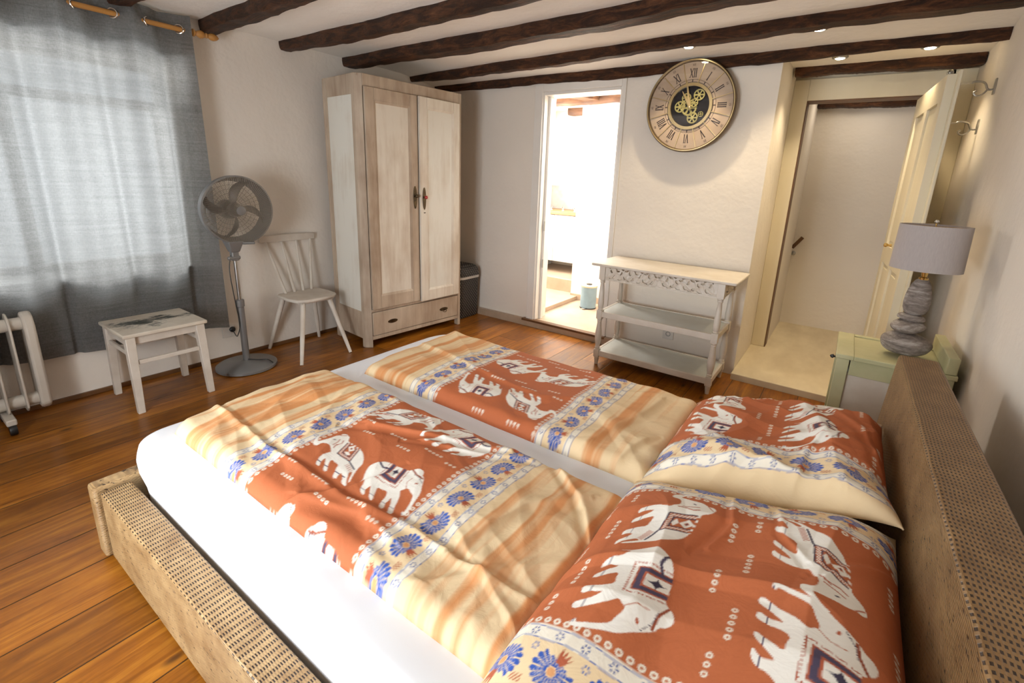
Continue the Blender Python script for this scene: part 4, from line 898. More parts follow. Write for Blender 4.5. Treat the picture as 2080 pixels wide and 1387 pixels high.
# ------------------------------------------------------------------ curtain-tie hooks on the right wall
def hook(x, y, z, lab):
    t = thing('wall_hook', lab, 'hook', (x, y, z), 'ornate hooks with clear arms on the right wall')
    p = [(math.cos(q)*.020*(1+.15*math.cos(6*q)), math.sin(q)*.042*(1+.12*math.cos(6*q))) for q in np.linspace(0, 2*PI, 36, endpoint=False)]
    MB().prism(p, lambda a, b: (XR-.0005, y+a, z+b), lambda a, b: (XR-.008, y+a, z+b)).build('back_plate', 'steel', t, bevel=.0015)
    MB().tube(spline([(XR-.006, y, z-.015), (XR-.03, y, z-.012), (XR-.05, y-.01, z+.02), (XR-.085, y-.02, z+.028), (XR-.105, y-.02, z+.022)]), .0055, 10).build('scroll_arm', 'steel', t)
    MB().tube(spline([(XR-.03, y, z-.012), (XR-.045, y, z-.035), (XR-.07, y-.005, z-.045), (XR-.085, y-.005, z-.03), (XR-.075, y-.005, z-.018)]), .0045, 8).build('lower_scroll', 'steel', t)
    MB().tube(spline([(XR-.105, y-.02, z+.022), (XR-.16, y-.03, z+.02), (XR-.19, y-.03, z+.035), (XR-.205, y-.03, z+.065)]), .0055, 10).build('clear_arm', 'clear', t)
    MB().sphere((XR-.208, y-.03, z+.080), .017, 8).build('clear_ball', 'clear', t)
hook(XR, 3.72, 1.985, 'ornate metal hook with clear arm on the right wall near the ceiling')
hook(XR, 3.93, 1.80, 'ornate metal hook with clear arm lower down behind the open door edge')

# ------------------------------------------------------------------ nightstand + lamp
t = thing('nightstand', 'distressed pale green nightstand with white side panel behind the headboard', 'nightstand', (.28, 2.82, 0))
NX0, NX1, NY0, NY1, NZ = .072, .50, 2.61, 3.03, .65
m = MB()
for x in (NX0+.02, NX1-.02):
    for y in (NY0+.022, NY1-.022): MB().leg((x, y, 0), (x, y, NZ-.022), .05 if x < .3 else .03, .05 if x < .3 else .03).build('corner_post', 'green', t, bevel=.002)
MB().box(NX0+.05, NX1-.035, NY0+.006, NY0+.03, NZ-.10, NZ-.022).box(NX0+.05, NX1-.035, NY0+.006, NY0+.03, .08, .16).box(NX0+.05, NX1-.035, NY1-.03, NY1-.006, NZ-.10, NZ-.022).box(NX0+.05, NX1-.035, NY1-.03, NY1-.006, .08, .16).box(NX1-.03, NX1-.015, NY0+.03, NY1-.03, .08, NZ-.022).build('rails', 'green', t, bevel=.002)
MB().box(NX0+.04, NX1-.03, NY0+.014, NY0+.020, .15, NZ-.09).build('side_panel', 'chair_white', t)
MB().box(NX0+.04, NX1-.03, NY1-.020, NY1-.014, .15, NZ-.09).build('side_panel', 'chair_white', t)
d_ = MB().box(NX0+.004, NX0+.022, NY0+.048, NY1-.048, .14, .46).build('door', 'green', t, bevel=.002)
d_ = MB().box(NX0+.002, NX0+.022, NY0+.048, NY1-.048, .48, NZ-.035).build('drawer', 'green', t, bevel=.002)
MB().lathe([(.004, .0), (.005, -.018), (.011, -.022), (.009, -.030), (.001, -.036)], (NX0+.002, NY0+.10, .60), 12, 'x').build('knob', 'black', d_)
m = MB().box(NX0-.012, NX0+.06, NY0-.012, NY1+.01, NZ-.022, NZ).box(NX0+.06, NX1, NY0-.012, NY0+.035, NZ-.022, NZ).box(NX0+.06, NX1, NY1-.03, NY1+.01, NZ-.022, NZ).build('top', 'green', t, bevel=.003)
MB().box(NX0+.06, NX1, NY0+.035, NY1-.03, NZ-.022, NZ-.006).build('top_panel', 'green', t)
MB().box(NX1-.045, NX1-.005, NY0-.005, NY1+.005, NZ, NZ+.075).build('back_gallery', 'green', t, bevel=.004)

LX, LY = .325, 2.80
t = thing('table_lamp', 'stacked grey stone table lamp with round pale drum shade on the nightstand', 'lamp', (LX, LY, NZ))
def stone(c, a, b, h, tilt_, sd, name='stone'):
    rnd = random.Random(sd); m = MB(); nu, nv = 36, 20; vs = []
    f1, f2, f3 = rnd.uniform(0, 6), rnd.uniform(0, 6), rnd.uniform(0, 6)
    for i in range(nv+1):
        th = PI*i/nv
        for j in range(nu):
            ph = 2*PI*j/nu; k_ = 1+.05*math.sin(2*ph+f1)+.03*math.sin(3*ph+f2+th)+.02*math.sin(5*th+f3)
            s_ = max(math.sin(th), .01)**.8
            p = Vector((a*s_*math.cos(ph)*k_, b*s_*math.sin(ph)*k_, -h*math.cos(th)*(1+.04*math.sin(ph+f2))))
            p = Matrix.Rotation(tilt_, 3, 'Y') @ p
            vs.append(p+Vector(c))
    fs = [(i*nu+j, i*nu+(j+1) % nu, (i+1)*nu+(j+1) % nu, (i+1)*nu+j) for i in range(nv) for j in range(nu)]
    m.add(vs, fs).build(name, 'stone', t)
stone((LX-.002, LY, .707), .096, .085, .054, .06, 1)
stone((LX-.010, LY, .791), .068, .062, .034, -.04, 2)
stone((LX-.004, LY, .836), .052, .048, .018, .08, 3)
# the upright egg-shaped stone
m = MB(); pr = [(.004, .850), (.024, .851), (.040, .862), (.049, .885), (.051, .91), (.049, .94), (.044, .968), (.036, .995), (.026, 1.014), (.014, 1.024), (.004, 1.027)]
m.lathe(pr, (LX+.002, LY, 0), 30, sx=1.0, sy=.85).build('stone', 'stone', t)
MB().lathe([(.018, 1.02), (.019, 1.028), (.010, 1.034), (.013, 1.05), (.016, 1.075), (.010, 1.082), (.004, 1.10)], (LX+.004, LY, 0), 20).build('socket', 'brass', t)
MB().tube([(LX, LY, 1.08), (LX, LY, 1.275)], .003, 8).tube([(LX-.128, LY, 1.262), (LX+.128, LY, 1.262)], .002, 6).build('harp', 'brass', t)
MB().sphere((LX, LY, 1.284), .009, 8).build('finial', 'chrome', t)
vs = []; n = 64
for r, z in ((.133, 1.068), (.129, 1.268), (.1265, 1.268), (.1305, 1.068)):
    for j in range(n): a = 2*PI*j/n; vs.append((LX+r*math.cos(a), LY+r*math.sin(a), z))
MB().add(vs, [(i*n+j, i*n+(j+1) % n, ((i+1) % 4)*n+(j+1) % n, ((i+1) % 4)*n+j) for i in range(4) for j in range(n)]).build('lamp_shade', 'shade', t)

# ------------------------------------------------------------------ bed frame
t = thing('bed_frame', 'woven cane double bed frame with low side rail and tall headboard', 'bed', (-.85, 1.25, 0))
MB().box(-1.975, .20, .338, .428, .02, .285).build('side_rail', 'wick_x', t, bevel=.008, seg=3)
MB().box(-1.975, .20, 2.03, 2.12, .02, .285).build('side_rail', 'wick_x', t, bevel=.008, seg=3)
MB().box(-2.055, -1.985, .322, 2.14, .015, .298).build('footboard', 'wick_f', t, bevel=.012, seg=3)
m = MB().hexa([(.205, -.25, .0), (.40, -.25, .0), (.40, 2.24, .0), (.205, 2.24, .0)], [(.248, -.25, .80), (.368, -.25, .80), (.368, 2.24, .80), (.248, 2.24, .80)]).build('headboard', 'wick_y_shaded', t, bevel=.010, seg=3)
for x in (-1.93, .1):
    for y in (.38, 2.07): MB().box(x-.03, x+.03, y-.03, y+.03, 0, .022).build('foot', 'black', t)
MB().box(-1.98, .2, .43, 2.03, .10, .17).build('slat_base', 'base_wood', t)
# mattress: rounded slab with rounded plan corners
def mattress():
    x0, x1, y0, y1, z0, z1 = -2.005, .195, .432, 2.028, .172, .455
    def layer(inset, z, r):
        return [(a, b, z) for a, b in rr(x0+inset, x1-inset, y0+inset*.35, y1-inset*.35, r, 10)]
    prof = [(.05, z0, .10), (.045, z0+.04, .11), (0.03, z0+.12, .12), (.004, z0+.17, .12), (.0, z1-.07, .12), (.006, z1-.04, .13), (.022, z1-.015, .12), (.05, z1-.003, .11), (.10, z1, .10)]
    vs = []; L = None
    for i, (ins, z, r) in enumerate(prof):
        l = layer(ins, z, r); L = len(l)
        for j, p in enumerate(l):
            a = p[0]*7+p[1]*9; vs.append((p[0]+.002*math.sin(a*2.3), p[1]+.002*math.sin(a*1.7), p[2]+.0015*math.sin(a*3)))
    n = len(prof); fs = [(i*L+j, i*L+(j+1) % L, (i+1)*L+(j+1) % L, (i+1)*L+j) for i in range(n-1) for j in range(L)]+[tuple((n-1)*L+j for j in range(L)), tuple(range(L))[::-1]]
    o = MB().add(vs, fs).build('mattress', 'sheet'); return tag(o, 'mattress in a smooth white fitted sheet on the cane bed', 'mattress')
mattress()

# ------------------------------------------------------------------ printed bed linen
EA = [(-0.0175,0.011),(-0.0365,0.04),(-0.0335,0.064),(-0.0305,0.072),(-0.0495,0.082),(-0.0645,0.09),(-0.0865,0.087),(-0.0985,0.08),(-0.0945,0.065),(-0.0995,0.06),(-0.1145,0.06),(-0.1275,0.07),(-0.1455,0.095),(-0.1465,0.113),(-0.1365,0.094),(-0.1215,0.081),(-0.1145,0.081),(-0.1105,0.096),(-0.1045,0.117),(-0.1035,0.137),(-0.0965,0.149),(-0.0965,0.154),(-0.0985,0.162),(-0.0895,0.17),(-0.0735,0.167),(-0.0615,0.163),(-0.0425,0.142),(-0.0035,0.139),(0.0295,0.138),(0.0525,0.131),(0.0695,0.121),(0.0905,0.105),(0.1045,0.089),(0.1085,0.074),(0.1185,0.054),(0.1365,0.026),(0.1395,0.016),(0.1355,0.017),(0.1175,0.043),(0.1105,0.05),(0.1055,0.041),(0.1175,0.029),(0.1305,0.013),(0.1465,0.003),(0.1225,0.001),(0.1115,0.016),(0.0865,0.028),(0.0935,0.008),(0.0995,0.002),(0.0815,0.0),(0.0705,0.016),(0.0585,0.028),(0.0495,0.045),(0.0235,0.047),(0.0055,0.049),(0.0175,0.03),(0.0365,0.014),(0.0475,0.004),(0.0295,0.003),(0.0105,0.022),(-0.0135,0.042),(-0.0135,0.033),(-0.0065,0.018),(0.0075,0.006),(-0.0095,0.005)]
EB = [(-0.088,0.027),(-0.091,0.046),(-0.106,0.066),(-0.117,0.083),(-0.123,0.099),(-0.117,0.119),(-0.105,0.134),(-0.087,0.144),(-0.074,0.146),(-0.045,0.149),(-0.018,0.152),(-0.01,0.153),(-0.001,0.163),(0.002,0.168),(0.009,0.174),(0.019,0.178),(0.029,0.178),(0.039,0.171),(0.044,0.16),(0.056,0.155),(0.069,0.139),(0.081,0.122),(0.09,0.112),(0.099,0.098),(0.104,0.083),(0.111,0.063),(0.119,0.043),(0.123,0.029),(0.121,0.019),(0.114,0.017),(0.107,0.02),(0.107,0.026),(0.112,0.026),(0.112,0.033),(0.106,0.049),(0.097,0.068),(0.087,0.084),(0.074,0.087),(0.056,0.096),(0.046,0.094),(0.046,0.089),(0.04,0.082),(0.041,0.075),(0.054,0.064),(0.065,0.047),(0.075,0.028),(0.09,0.005),(0.074,0.0),(0.065,0.015),(0.054,0.033),(0.038,0.047),(0.043,0.032),(0.043,0.022),(0.054,0.005),(0.037,0.002),(0.028,0.019),(0.024,0.038),(0.009,0.058),(-0.01,0.052),(-0.028,0.051),(-0.012,0.029),(0.007,0.006),(-0.009,0.006),(-0.026,0.022),(-0.047,0.044),(-0.046,0.031),(-0.046,0.021),(-0.029,0.007),(-0.047,0.007),(-0.063,0.018),(-0.068,0.035),(-0.083,0.049),(-0.091,0.052),(-0.088,0.037)]
QA = [(-0.0115,0.078),(-0.0415,0.144),(0.0285,0.139),(0.0615,0.075)]
QB = [(-0.06,0.082),(-0.075,0.147),(-0.014,0.152),(0.008,0.087)]
RUST = np.array((.48, .140, .056)); CREAM = np.array((.80, .62, .38)); PALE = np.array((.80, .74, .62)); WHITE = np.array((.84, .81, .74))
ORNG = np.array((.66, .27, .090)); BLUE = np.array((.045, .105, .40)); LINE = np.array((.16, .20, .42)); DARK = np.array((.055, .045, .075)); REDB = np.array((.45, .12, .06))
def vnoise(x, y, seed=0):
    xi = np.floor(x).astype(np.int64); yi = np.floor(y).astype(np.int64); xf = x-xi; yf_ = y-yi
    def h(a, b): v = (a*374761393+b*668265263+seed*1442695041) & 0x7fffffff; v = ((v ^ (v >> 13))*1274126177) & 0x7fffffff; return ((v ^ (v >> 16)) & 0xffff)/65535.0
    u = xf*xf*(3-2*xf); v = yf_*yf_*(3-2*yf_)
    return (h(xi, yi)*(1-u)+h(xi+1, yi)*u)*(1-v)+(h(xi, yi+1)*(1-u)+h(xi+1, yi+1)*u)*v
def fbm(x, y, seed=0, o=4):
    s = 0; a = .5
    for k in range(o): s = s+a*vnoise(x*2**k, y*2**k, seed+k); a *= .5
    return s
def inpoly(P, x, y):
    r = np.zeros(x.shape, bool); n = len(P); j = n-1
    for i in range(n):
        xi, yi = P[i]; xj, yj = P[j]
        if yi != yj:
            c = ((yi > y) != (yj > y)) & (x < (xj-xi)*(y-yi)/(yj-yi)+xi); r ^= c
        j = i
    return r
def smoothpoly(P, it=1):
    for _ in range(it):
        Q = []
        for i in range(len(P)):
            a = P[i]; b = P[(i+1) % len(P)]; Q += [(a[0]*.75+b[0]*.25, a[1]*.75+b[1]*.25), (a[0]*.25+b[0]*.75, a[1]*.25+b[1]*.75)]
        P = Q
    return P
EAs, EBs = smoothpoly(EA), smoothpoly(EB)
def seg_d(P, x, y):
    d = np.full(x.shape, 9.0)
    for (ax_, ay_), (bx_, by_) in zip(P[:-1], P[1:]):
        dx, dy = bx_-ax_, by_-ay_; tt = np.clip(((x-ax_)*dx+(y-ay_)*dy)/(dx*dx+dy*dy+1e-12), 0, 1)
        d = np.minimum(d, np.hypot(x-ax_-tt*dx, y-ay_-tt*dy))
    return d
def quad_uv(Q, x, y):
    """projective coordinates of x, y inside quad Q"""
    A = []; B = []
    for (qx, qy), (u, v) in zip(Q, ((0, 0), (0, 1), (1, 1), (1, 0))):
        A.append([qx, qy, 1, 0, 0, 0, -u*qx, -u*qy]); B.append(u); A.append([0, 0, 0, qx, qy, 1, -v*qx, -v*qy]); B.append(v)
    h = np.linalg.solve(np.array(A), np.array(B)); w_ = h[6]*x+h[7]*y+1
    return (h[0]*x+h[1]*y+h[2])/w_, (h[3]*x+h[4]*y+h[5])/w_
def elephant(col, t_, w_, kind, tc, wc, mir):
    sel = (np.abs(t_-tc) < .17) & (w_-wc > -.012) & (w_-wc < .20)
    ix = np.nonzero(sel)[0]
    if not len(ix): return
    x = (t_[ix]-tc)*(-1 if mir else 1); y = w_[ix]-wc
    P, Q = (EAs, QA) if kind == 'A' else (EBs, QB)
    ins = inpoly(P, x, y); c = col[ix]
    c[ins] = WHITE
    u, v = quad_uv(Q, x, y); inq = (u > 0) & (u < 1) & (v > 0) & (v < 1.02)
    e = np.minimum(np.minimum(u, 1-u)*1.0, v)
    if kind == 'A':
        c[inq] = RUST*1.0; c[inq & (e < .05)] = DARK; m = inq & (e >= .07) & (e < .19)
        c[m] = np.where((np.sin((u[m]*22+v[m]*26)*2) > .1)[:, None], WHITE, RUST)
        c[inq & (e >= .20) & (e < .25)] = DARK
        du = np.abs(u-.5)/.24+np.abs(v-.72)/.24; c[inq & (du < 1)] = WHITE; c[inq & (du < .38)] = RUST; c[inq & (du < .2)] = DARK
        du = np.abs(u-.5)/.22+np.abs(v-.34)/.12; c[inq & (du < 1) & (e > .25)] = WHITE
        k_ = inq & (v > .93); c[k_] = np.where((np.sin(u[k_]*26) > 0)[:, None], WHITE, RUST)
        # strap to the tail, head lines
        d = seg_d([(.061, .075), (.105, .060)], x, y); c[ins & (d < .0022)] = DARK
        fr = ins & (np.abs((x-.085)*.95+(y-.052)*-.3) < .022) & (np.abs(y-.055+ (x-.085)*.35) < .007) & (np.sin(x*1300) > .2); c[fr] = REDB
        for L in ([(-.052, .098), (-.050, .125), (-.060, .138)], [(-.060, .098), (-.066, .120), (-.074, .134)], [(-.096, .150), (-.086, .158), (-.079, .165)], [(-.045, .09), (-.056, .11)]):
            c[ins & (seg_d(L, x, y) < .0016)] = REDB
        c[ins & (seg_d([(-.086, .118), (-.083, .122)], x, y) < .0022)] = DARK
    else:
        c[inq] = WHITE; c[inq & (e < .06)] = REDB; c[inq & (e >= .05) & (e < .20)] = DARK*1.6; c[inq & (e >= .20) & (e < .27)] = REDB
        su = np.abs(u-.52)/.30; sv = np.abs(v-.62)/.36; star = (np.sqrt(su)+np.sqrt(sv)) < 1; c[inq & star] = DARK
        out = ins & ~inq & (((u > -.14) & (u < 1.14) & (v > -.16))) & (((np.sin(x*900) > .5)) | (np.sin(y*900) > .5)) & ((u < -.08) | (u > 1.08) | (v < -.09)); c[out] = REDB
        d = seg_d([(-.068, .128), (-.085, .118), (-.098, .122), (-.110, .128)], x, y); c[ins & (d < .003)] = DARK*1.4
        d = seg_d([(.001, .163), (.028, .152), (.055, .150)], x, y); c[ins & (d < .0028)] = REDB*.7
        d = seg_d([(.02, .150), (.045, .148), (.068, .134)], x, y); c[ins & (d < .0018) & (np.sin(x*1500) > 0)] = DARK
        c[ins & (seg_d([(.056, .122), (.060, .124)], x, y) < .003)] = REDB
        d = seg_d([(.046, .094), (.030, .112), (.028, .135)], x, y); c[ins & (d < .0009)] = RUST
    # ankle lines
    c[ins & (np.abs(y-(.020 if kind == 'A' else .021)) < .0011) & (np.abs(x) < .115)] = DARK*2
    col[ix] = c
def rings(col, x, y, spac, r=.0068):
    """row of rings along x at y = 0"""
    m = np.nonzero(np.abs(y) < r)[0]
    if not len(m): return
    xx = (x[m]/spac-np.floor(x[m]/spac)-.5)*spac; d = np.hypot(xx, y[m]); k_ = (d < r) & (d > r*.42); col[m[k_]] = PALE
def starlets(col, x, y, spac, off=0, r=.0085, c=LINE):
    m = np.nonzero(np.abs(y) < r)[0]
    if not len(m): return
    xx = ((x[m]+off)/spac-np.floor((x[m]+off)/spac)-.5)*spac; d = np.hypot(xx, y[m]); a = np.arctan2(y[m], xx)
    k_ = (d < r) & (d > r*.42) & (np.cos(6*a) > -.15); col[m[k_]] = c
def flowers(col, x, y, spac):
    i_ = np.floor(x/spac); m = np.nonzero(np.abs(y) < .044)[0]
    if not len(m): return
    idx = i_[m]; xx = (x[m]/spac-idx-.5)*spac; yy = y[m]
    sg = np.where(idx.astype(int) % 2 == 0, 1, -1); xr = xx*sg; yr = yy*sg
    # tilted butterfly of petals
    ca, sa = math.cos(.35), math.sin(.35); a_ = xr*ca+yr*sa; b_ = -xr*sa+yr*ca
    d = np.hypot(a_, b_); th = np.arctan2(b_, a_)
    lobe = .030+.012*np.abs(np.cos(th))**1.5-.010*(np.sin(th) > .55); lobe = np.where(th > 1.2, np.where(th < 1.95, 0.018, lobe), lobe)
    pet = np.abs(np.sin(th*9)); R_ = lobe*(.84+.16*pet)
    c = col[m]; k_ = (d < R_) & (d > .009) & ((pet > .28) | (d > lobe*.86))
    c[k_] = BLUE
    hl = k_ & (np.abs(pet-.8) < .16) & (d > .014) & (d < .030) & (np.sin(d*1500) > .2); c[hl] = BLUE*.4+PALE*.6
    c[d < .0075] = ORNG*.8+CREAM*.2
    sp = (np.abs(th-1.57) < .36) & (d > .016) & (d < .036+.006*np.sin(th*30)) ; c[sp] = REDB
    col[m] = c
    # small red sprigs between
    m2 = np.nonzero((np.abs(y-.028) < .007))[0]; xx = ((x[m2])/spac-np.floor(x[m2]/spac))*spac; xx = np.where(xx > spac/2, xx-spac, xx)
    k_ = (np.abs(xx+.004) < .011) & (np.sin(xx*900+y[m2]*700) > .1); col[m2[k_]] = REDB
    starlets(col, x, y+.030, spac, spac/2, .0075)
def cloth_color(t_, w_, w0, par=0):
    """t_ across the printed panel (0 = its middle), w_ up; one row pair period in w"""
    n = t_.size; col = np.tile(CREAM, (n, 1)); a = np.abs(t_); PH = .2525
    # outer stripes: watery orange bands running along w
    wob = (fbm(w_*2.3, t_*1.2, 5)-.5)*.05
    s1 = fbm((t_+wob)*24, w_*1.1, 11, 4); s2 = fbm((t_+wob*1.4)*60, w_*2.2, 21, 3)
    f = np.clip((s1-.45)*6, 0, 1)*.85+np.clip((s2-.50)*6, 0, 1)*.35; f = np.clip(f, 0, .92)[:, None]
    out = a > (PH+.185 if not par else 9); col[out] = (CREAM*(1-f)+ORNG*f)[out]
    blot = (.92+.16*fbm(t_*9, w_*9, 31, 3))[:, None]; col = col*blot
    # border bands
    b = a-PH
    col[(b > .010) & (b < .040)] = PALE; col[(b > .128) & (b < .152)] = PALE
    wav = .0015*np.sin(w_*55)
    for L in (.014, .038, .130, .153): col[np.abs(b-L-wav) < .0011] = LINE
    sg = np.sign(t_)
    starlets(col, w_, b-.026, .052, .01, c=LINE*.8); starlets(col, w_, b-.1415, .052, .03, c=LINE*.8)
    bm_ = np.nonzero((b > .040) & (b < .130))[0]
    if len(bm_):
        c = col[bm_]; flowers(c, w_[bm_]+(.03 if par else 0), (b[bm_]-.084), .100); col[bm_] = c
    # rust panel
    p = a < PH+.010; col[p] = RUST*(.97+.06*vnoise(t_[p]*400, w_[p]*400, 3))[:, None]
    c = col; rings(c, w_, b, .0205)
    per = .295
    k0 = int(np.floor((w_.min()-w0)/per))-1; k1 = int(np.ceil((w_.max()-w0)/per))+1
    for k_ in range(k0, k1+1):
        wc = w0+k_*per; outward = (k_ % 2 == 0); off = .125 if outward else .118
        elephant(c, t_, w_, 'A', -off, wc, not outward); elephant(c, t_, w_, 'B', off+.004, wc, not outward)
        # groups of little rings between the rows
        for gi, (gt, n_) in enumerate(((-.20, 3), (-.155, 4), (-.055, 5), (.02, 4), (.115, 5), (.205, 3))):
            gy = wc-.030-.018*(gi % 2)-.028*(gi in (1, 3)); sp = .0165
            y_ = w_-gy; x_ = t_-gt; m = np.nonzero((np.abs(y_) < .006) & (x_ > -sp*n_/2) & (x_ < sp*n_/2))[0]
            if len(m): cc = c[m]; rings(cc, x_[m]+sp*n_/2, y_[m], sp, .0055); c[m] = cc
    return np.clip(col, 0, 1)
def printed_grid(name, X_, Y_, Z_, colfun, label, cat, parent_name=None, group=None, fab='fabric', skirt=None):
    """X_, Y_, Z_ 2D arrays of the surface; pattern sampled at 2 x 2 sub-points per vertex"""
    nu, nv = X_.shape; N_ = nu*nv
    co = np.stack([X_, Y_, Z_], -1).reshape(-1, 3)
    me = bpy.data.meshes.new(fab); me.vertices.add(N_); me.vertices.foreach_set('co', co.astype(np.float32).ravel())
    i, j = np.meshgrid(np.arange(nu-1), np.arange(nv-1), indexing='ij'); q = np.stack([i*nv+j, (i+1)*nv+j, (i+1)*nv+j+1, i*nv+j+1], -1).reshape(-1)
    nf = (nu-1)*(nv-1); me.loops.add(nf*4); me.loops.foreach_set('vertex_index', q.astype(np.int32)); me.polygons.add(nf); me.polygons.foreach_set('loop_start', np.arange(nf, dtype=np.int32)*4)
    me.update(calc_edges=True); me.validate(); me.shade_smooth()
    at = me.color_attributes.new('print', 'FLOAT_COLOR', 'POINT'); rgba = np.ones((N_, 4), np.float32); rgba[:, :3] = colfun(); at.data.foreach_set('color', rgba.ravel())
    me.materials.append(MT['print']); o = bpy.data.objects.new(name, me); COL.objects.link(o); return tag(o, label, cat, group)
def ss(fun, t_, w_, dt, dw):
    acc = 0
    for a in (-.25, .25):
        for b in (-.25, .25): acc = acc+fun((t_+a*dt).ravel(), (w_+b*dw).ravel())
    return acc/4

def edge_prof(d, R):      # 0 at the edge .. 1 inside, quarter round
    q = np.clip(d/R, 0, 1); return np.sqrt(np.clip(1-(1-q)**2, 0, 1))
def wrinkle(x, y, seed, k=1.0):
    r = 0
    for i in range(7):
        rnd = random.Random(seed*31+i); a = rnd.uniform(0, PI); f = rnd.uniform(7, 20); c_, s_ = math.cos(a), math.sin(a)
        u = x*c_+y*s_; v = -x*s_+y*c_
        n1 = 1-np.abs(2*fbm(u*f*.35+9*i, v*f*.07, seed+i, 2)-1)
        r = r+np.clip(n1-.78, 0, 1)*.05*rnd.uniform(.5, 1.2)
    return r*k

def duvet(x0, x1, yA, yB, base, thick, tfun, wfun, w0, label, seed, step, bumps):
    nu = int((x1-x0)/step)+1; nv = int((yB-yA)/step)+1; pad = 7
    def axis(n):    # parameter including the rolled-under edge rows
        s = np.linspace(0, 1, n); return s
    S, T = np.meshgrid(axis(nu), axis(nv), indexing='ij')
    X_ = x0+(x1-x0)*S; Y_ = yA+(yB-yA)*T
    dS = np.minimum(S, 1-S)*(x1-x0); dT = np.minimum(T, 1-T)*(yB-yA)
    R = .045; e = edge_prof(dS, R)*edge_prof(dT, R*1.1)
    soft = np.clip(np.minimum(dS, dT)/.25, 0, 1)
    puff = thick*e*(.82+.18*soft)
    wr_ = wrinkle(X_, Y_, seed, .62)*e
    Z_ = base+puff+wr_+.006*(fbm(X_*4, Y_*4, seed+50, 3)-.5)*e
    for f in bumps: Z_ = Z_+f(X_, Y_)*e
    # outline gets a gentle wobble
    wobx = .014*(fbm(Y_*5, X_*0, seed+70, 2)-.5); woby = .012*(fbm(X_*4, X_*0+3, seed+80, 2)-.5)
    X_ = X_+.038*(1-S)**6*np.abs(2*T-1.1)**2.2
    X2 = X_+wobx*(1-soft); Y2 = Y_+woby*(1-soft)
    dt = (x1-x0)/(nu-1); dw = (yB-yA)/(nv-1)
    def cf(): return ss(lambda a, b: cloth_color(a, b, w0), tfun(X_, Y_), wfun(X_, Y_), dt, dw)
    o = printed_grid('duvet', X2, Y2, Z_, cf, label, 'duvet', group=None)
    # underside: closes the quilt onto the mattress
    sm = o.modifiers.new('thickness', 'SOLIDIFY'); sm.thickness = .004; sm.offset = -1
    return o
def crease(pts, h, w_, side=1):
    """raised tuck along a polyline with a shallow valley beside it"""
    def f(x, y):
        d = np.full(x.shape, 9.); sg = np.zeros(x.shape)
        for (ax_, ay_), (bx_, by_) in zip(pts[:-1], pts[1:]):
            dx, dy = bx_-ax_, by_-ay_; L2 = dx*dx+dy*dy; tt = np.clip(((x-ax_)*dx+(y-ay_)*dy)/L2, 0, 1)
            px, py = x-ax_-tt*dx, y-ay_-tt*dy; dd = np.hypot(px, py); cr = (dx*py-dy*px)/math.sqrt(L2)
            m = dd < d; d = np.where(m, dd, d); sg = np.where(m, cr, sg)
        s_ = sg*side
        return h*np.where(s_ > 0, np.exp(-(d/w_)**2), np.exp(-(d/(w_*.35))**2))-h*.5*np.exp(-((s_+w_*1.1)/(w_*.6))**2)*(d < w_*4)
    return f
duvet(-1.925, -.385, .548, 1.197, .452, .058, lambda x, y: x+1.0975, lambda x, y: y, .70,
      'rust and cream elephant-print duvet nearest the camera, on the left half of the bed', 3, .0033,
      [crease([(-1.93, .70), (-1.456, .672), (-1.05, .668), (-.791, .700), (-.58, .695), (-.396, .705)], .009, .018, -1),
       crease([(-1.30, .96), (-1.12, 1.02), (-.95, 1.09), (-.80, 1.15)], .010, .03), crease([(-1.06, 1.00), (-.9, 1.06), (-.72, 1.16)], .008, .022),
       crease([(-.66, .72), (-.60, .95), (-.48, 1.10)], .010, .03), crease([(-.62, 1.17), (-.47, 1.05), (-.40, .95)], .010, .02),
       crease([(-1.15, .60), (-.95, .66), (-.8, .64)], .008, .03), crease([(-1.02, .80), (-1.08, .66), (-1.16, .57)], .006, .02)])
duvet(-1.845, -.385, 1.312, 1.985, .452, .056, lambda x, y: -(x+1.0725), lambda x, y: -y, -1.545,
      'rust and cream elephant-print duvet on the far half of the bed beside the console table', 9, .0042,
      [crease([(-1.8, 1.70), (-1.4, 1.60), (-1.0, 1.56)], .006, .03), crease([(-.62, 1.35), (-.56, 1.6), (-.52, 1.85)], .008, .03), crease([(-.5, 1.3), (-.46, 1.5)], .008, .02)])

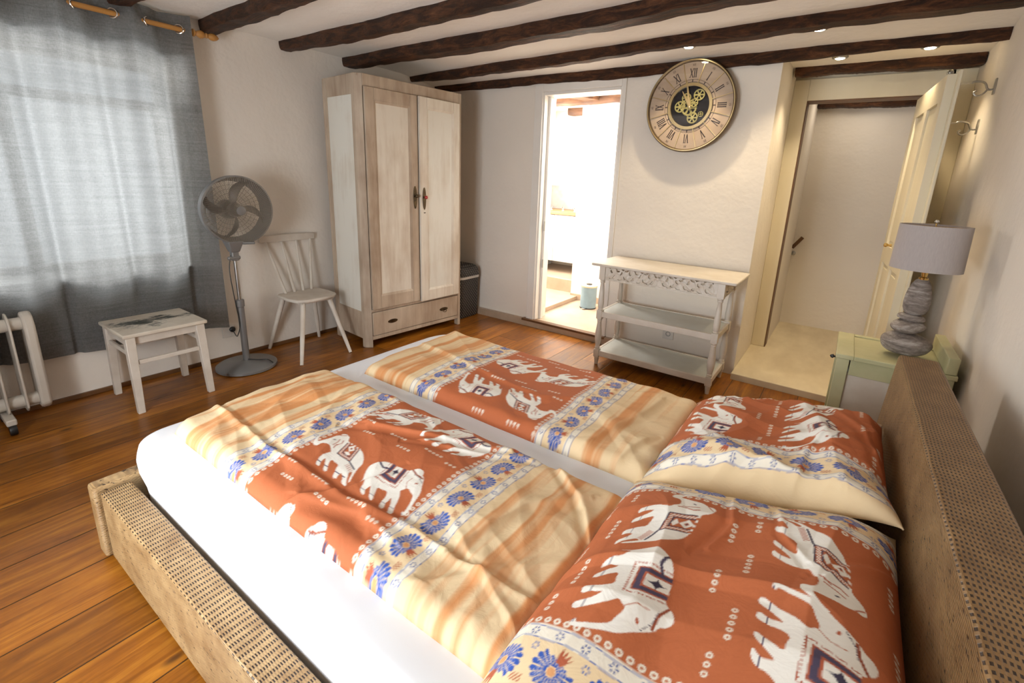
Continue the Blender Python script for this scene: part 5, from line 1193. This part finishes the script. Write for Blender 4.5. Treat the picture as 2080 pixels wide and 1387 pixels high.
def sstep(q): q = np.clip(q, 0, 1); return q*q*(3-2*q)
def pillow(name, x0, x1, y0, y1, zc, h, tfun, wfun, w0, label, seed, step, basefn, extra=(), pull=.0, nexp=2.8):
    nu = int((x1-x0)/step)+1; nv = int((y1-y0)/step)+1
    S, T = np.meshgrid(np.linspace(0, 1, nu), np.linspace(0, 1, nv), indexing='ij')
    a = np.abs(2*S-1); b = np.abs(2*T-1)
    # cushion outline pulled in between the corners
    cx_, cy_ = (x0+x1)/2, (y0+y1)/2
    X_ = cx_+(x1-x0)/2*(2*S-1)*(1-.035*(1-b**2)*a**2); Y_ = cy_+(y1-y0)/2*(2*T-1)*(1-.03*(1-a**2)*b**2)+pull*(1-a**2)*(1-T)**3
    bx_ = np.where(T < .5, nexp, 2.8); prof = (np.clip(1-a**2.6, 0, 1)**.62)*(np.clip(1-b**bx_, 0, 1)**.62)
    wr_ = wrinkle(X_, Y_, seed, 1.25)*np.clip(prof*2, 0, 1)
    # radiating puckers near corners / edges
    ang_ = np.arctan2(2*T-1, 2*S-1); rim = np.clip((np.maximum(a, b)-.62)/.38, 0, 1)*(1-np.clip((np.maximum(a, b)-.96)/.04, 0, 1))
    puck = .006*rim*(fbm(ang_*9, a*0+b*0+2, seed+5, 3)-.45)
    Z_ = basefn(X_, Y_)+h*prof+wr_+puck
    for f in extra: Z_ = Z_+f(X_, Y_)*np.clip(prof*3, 0, 1)
    Zb = basefn(X_, Y_)-.004-.35*h*prof*0
    dt = (x1-x0)/(nu-1)
    XX = x0+(x1-x0)*S; YY = y0+(y1-y0)*T
    def cf(): return ss(lambda p, q: cloth_color(p, q, w0, 1), tfun(XX, YY), wfun(XX, YY), dt, dt)
    o = printed_grid(name, X_, Y_, Z_, cf, label, 'pillow')
    sm = o.modifiers.new('thickness', 'SOLIDIFY'); sm.thickness = .005; sm.offset = -1
    return o
pillow('pillow', -.425, .230, .37, 1.335, .5, .165, lambda x, y: -(y-.872), lambda x, y: x, -.312,
       'rust elephant-print pillow nearest the camera, leaning toward the headboard', 4, .0024,
       lambda x, y: .458+.12*sstep((x+.16)/.42),
       [crease([(-.12, 1.18), (-.10, 1.05), (-.13, .95)], .005, .014), crease([(-.02, 1.20), (.0, 1.06), (.05, .98)], .004, .012), crease([(.20, 1.1), (.12, 1.02), (.08, .95)], .004, .012)])
pillow('pillow', -.415, .230, 1.280, 2.04, .5, .150, lambda x, y: -(y-1.728), lambda x, y: x, -.065,
       'rust elephant-print pillow at the far side, its flower border overlapping the nearer pillow', 6, .0030,
       lambda x, y: .458+.12*sstep((x+.16)/.42)+.075*sstep((1.52-y)/.30)*sstep((x+.42)/.25),
       [crease([(.0, 1.30), (.01, 1.45), (.05, 1.60)], .008, .02), crease([(.05, 1.9), (.15, 1.7), (.2, 1.5)], .006, .02), crease([(-.35, 1.35), (-.1, 1.38), (.1, 1.34)], .006, .02)], pull=.03, nexp=4.6)
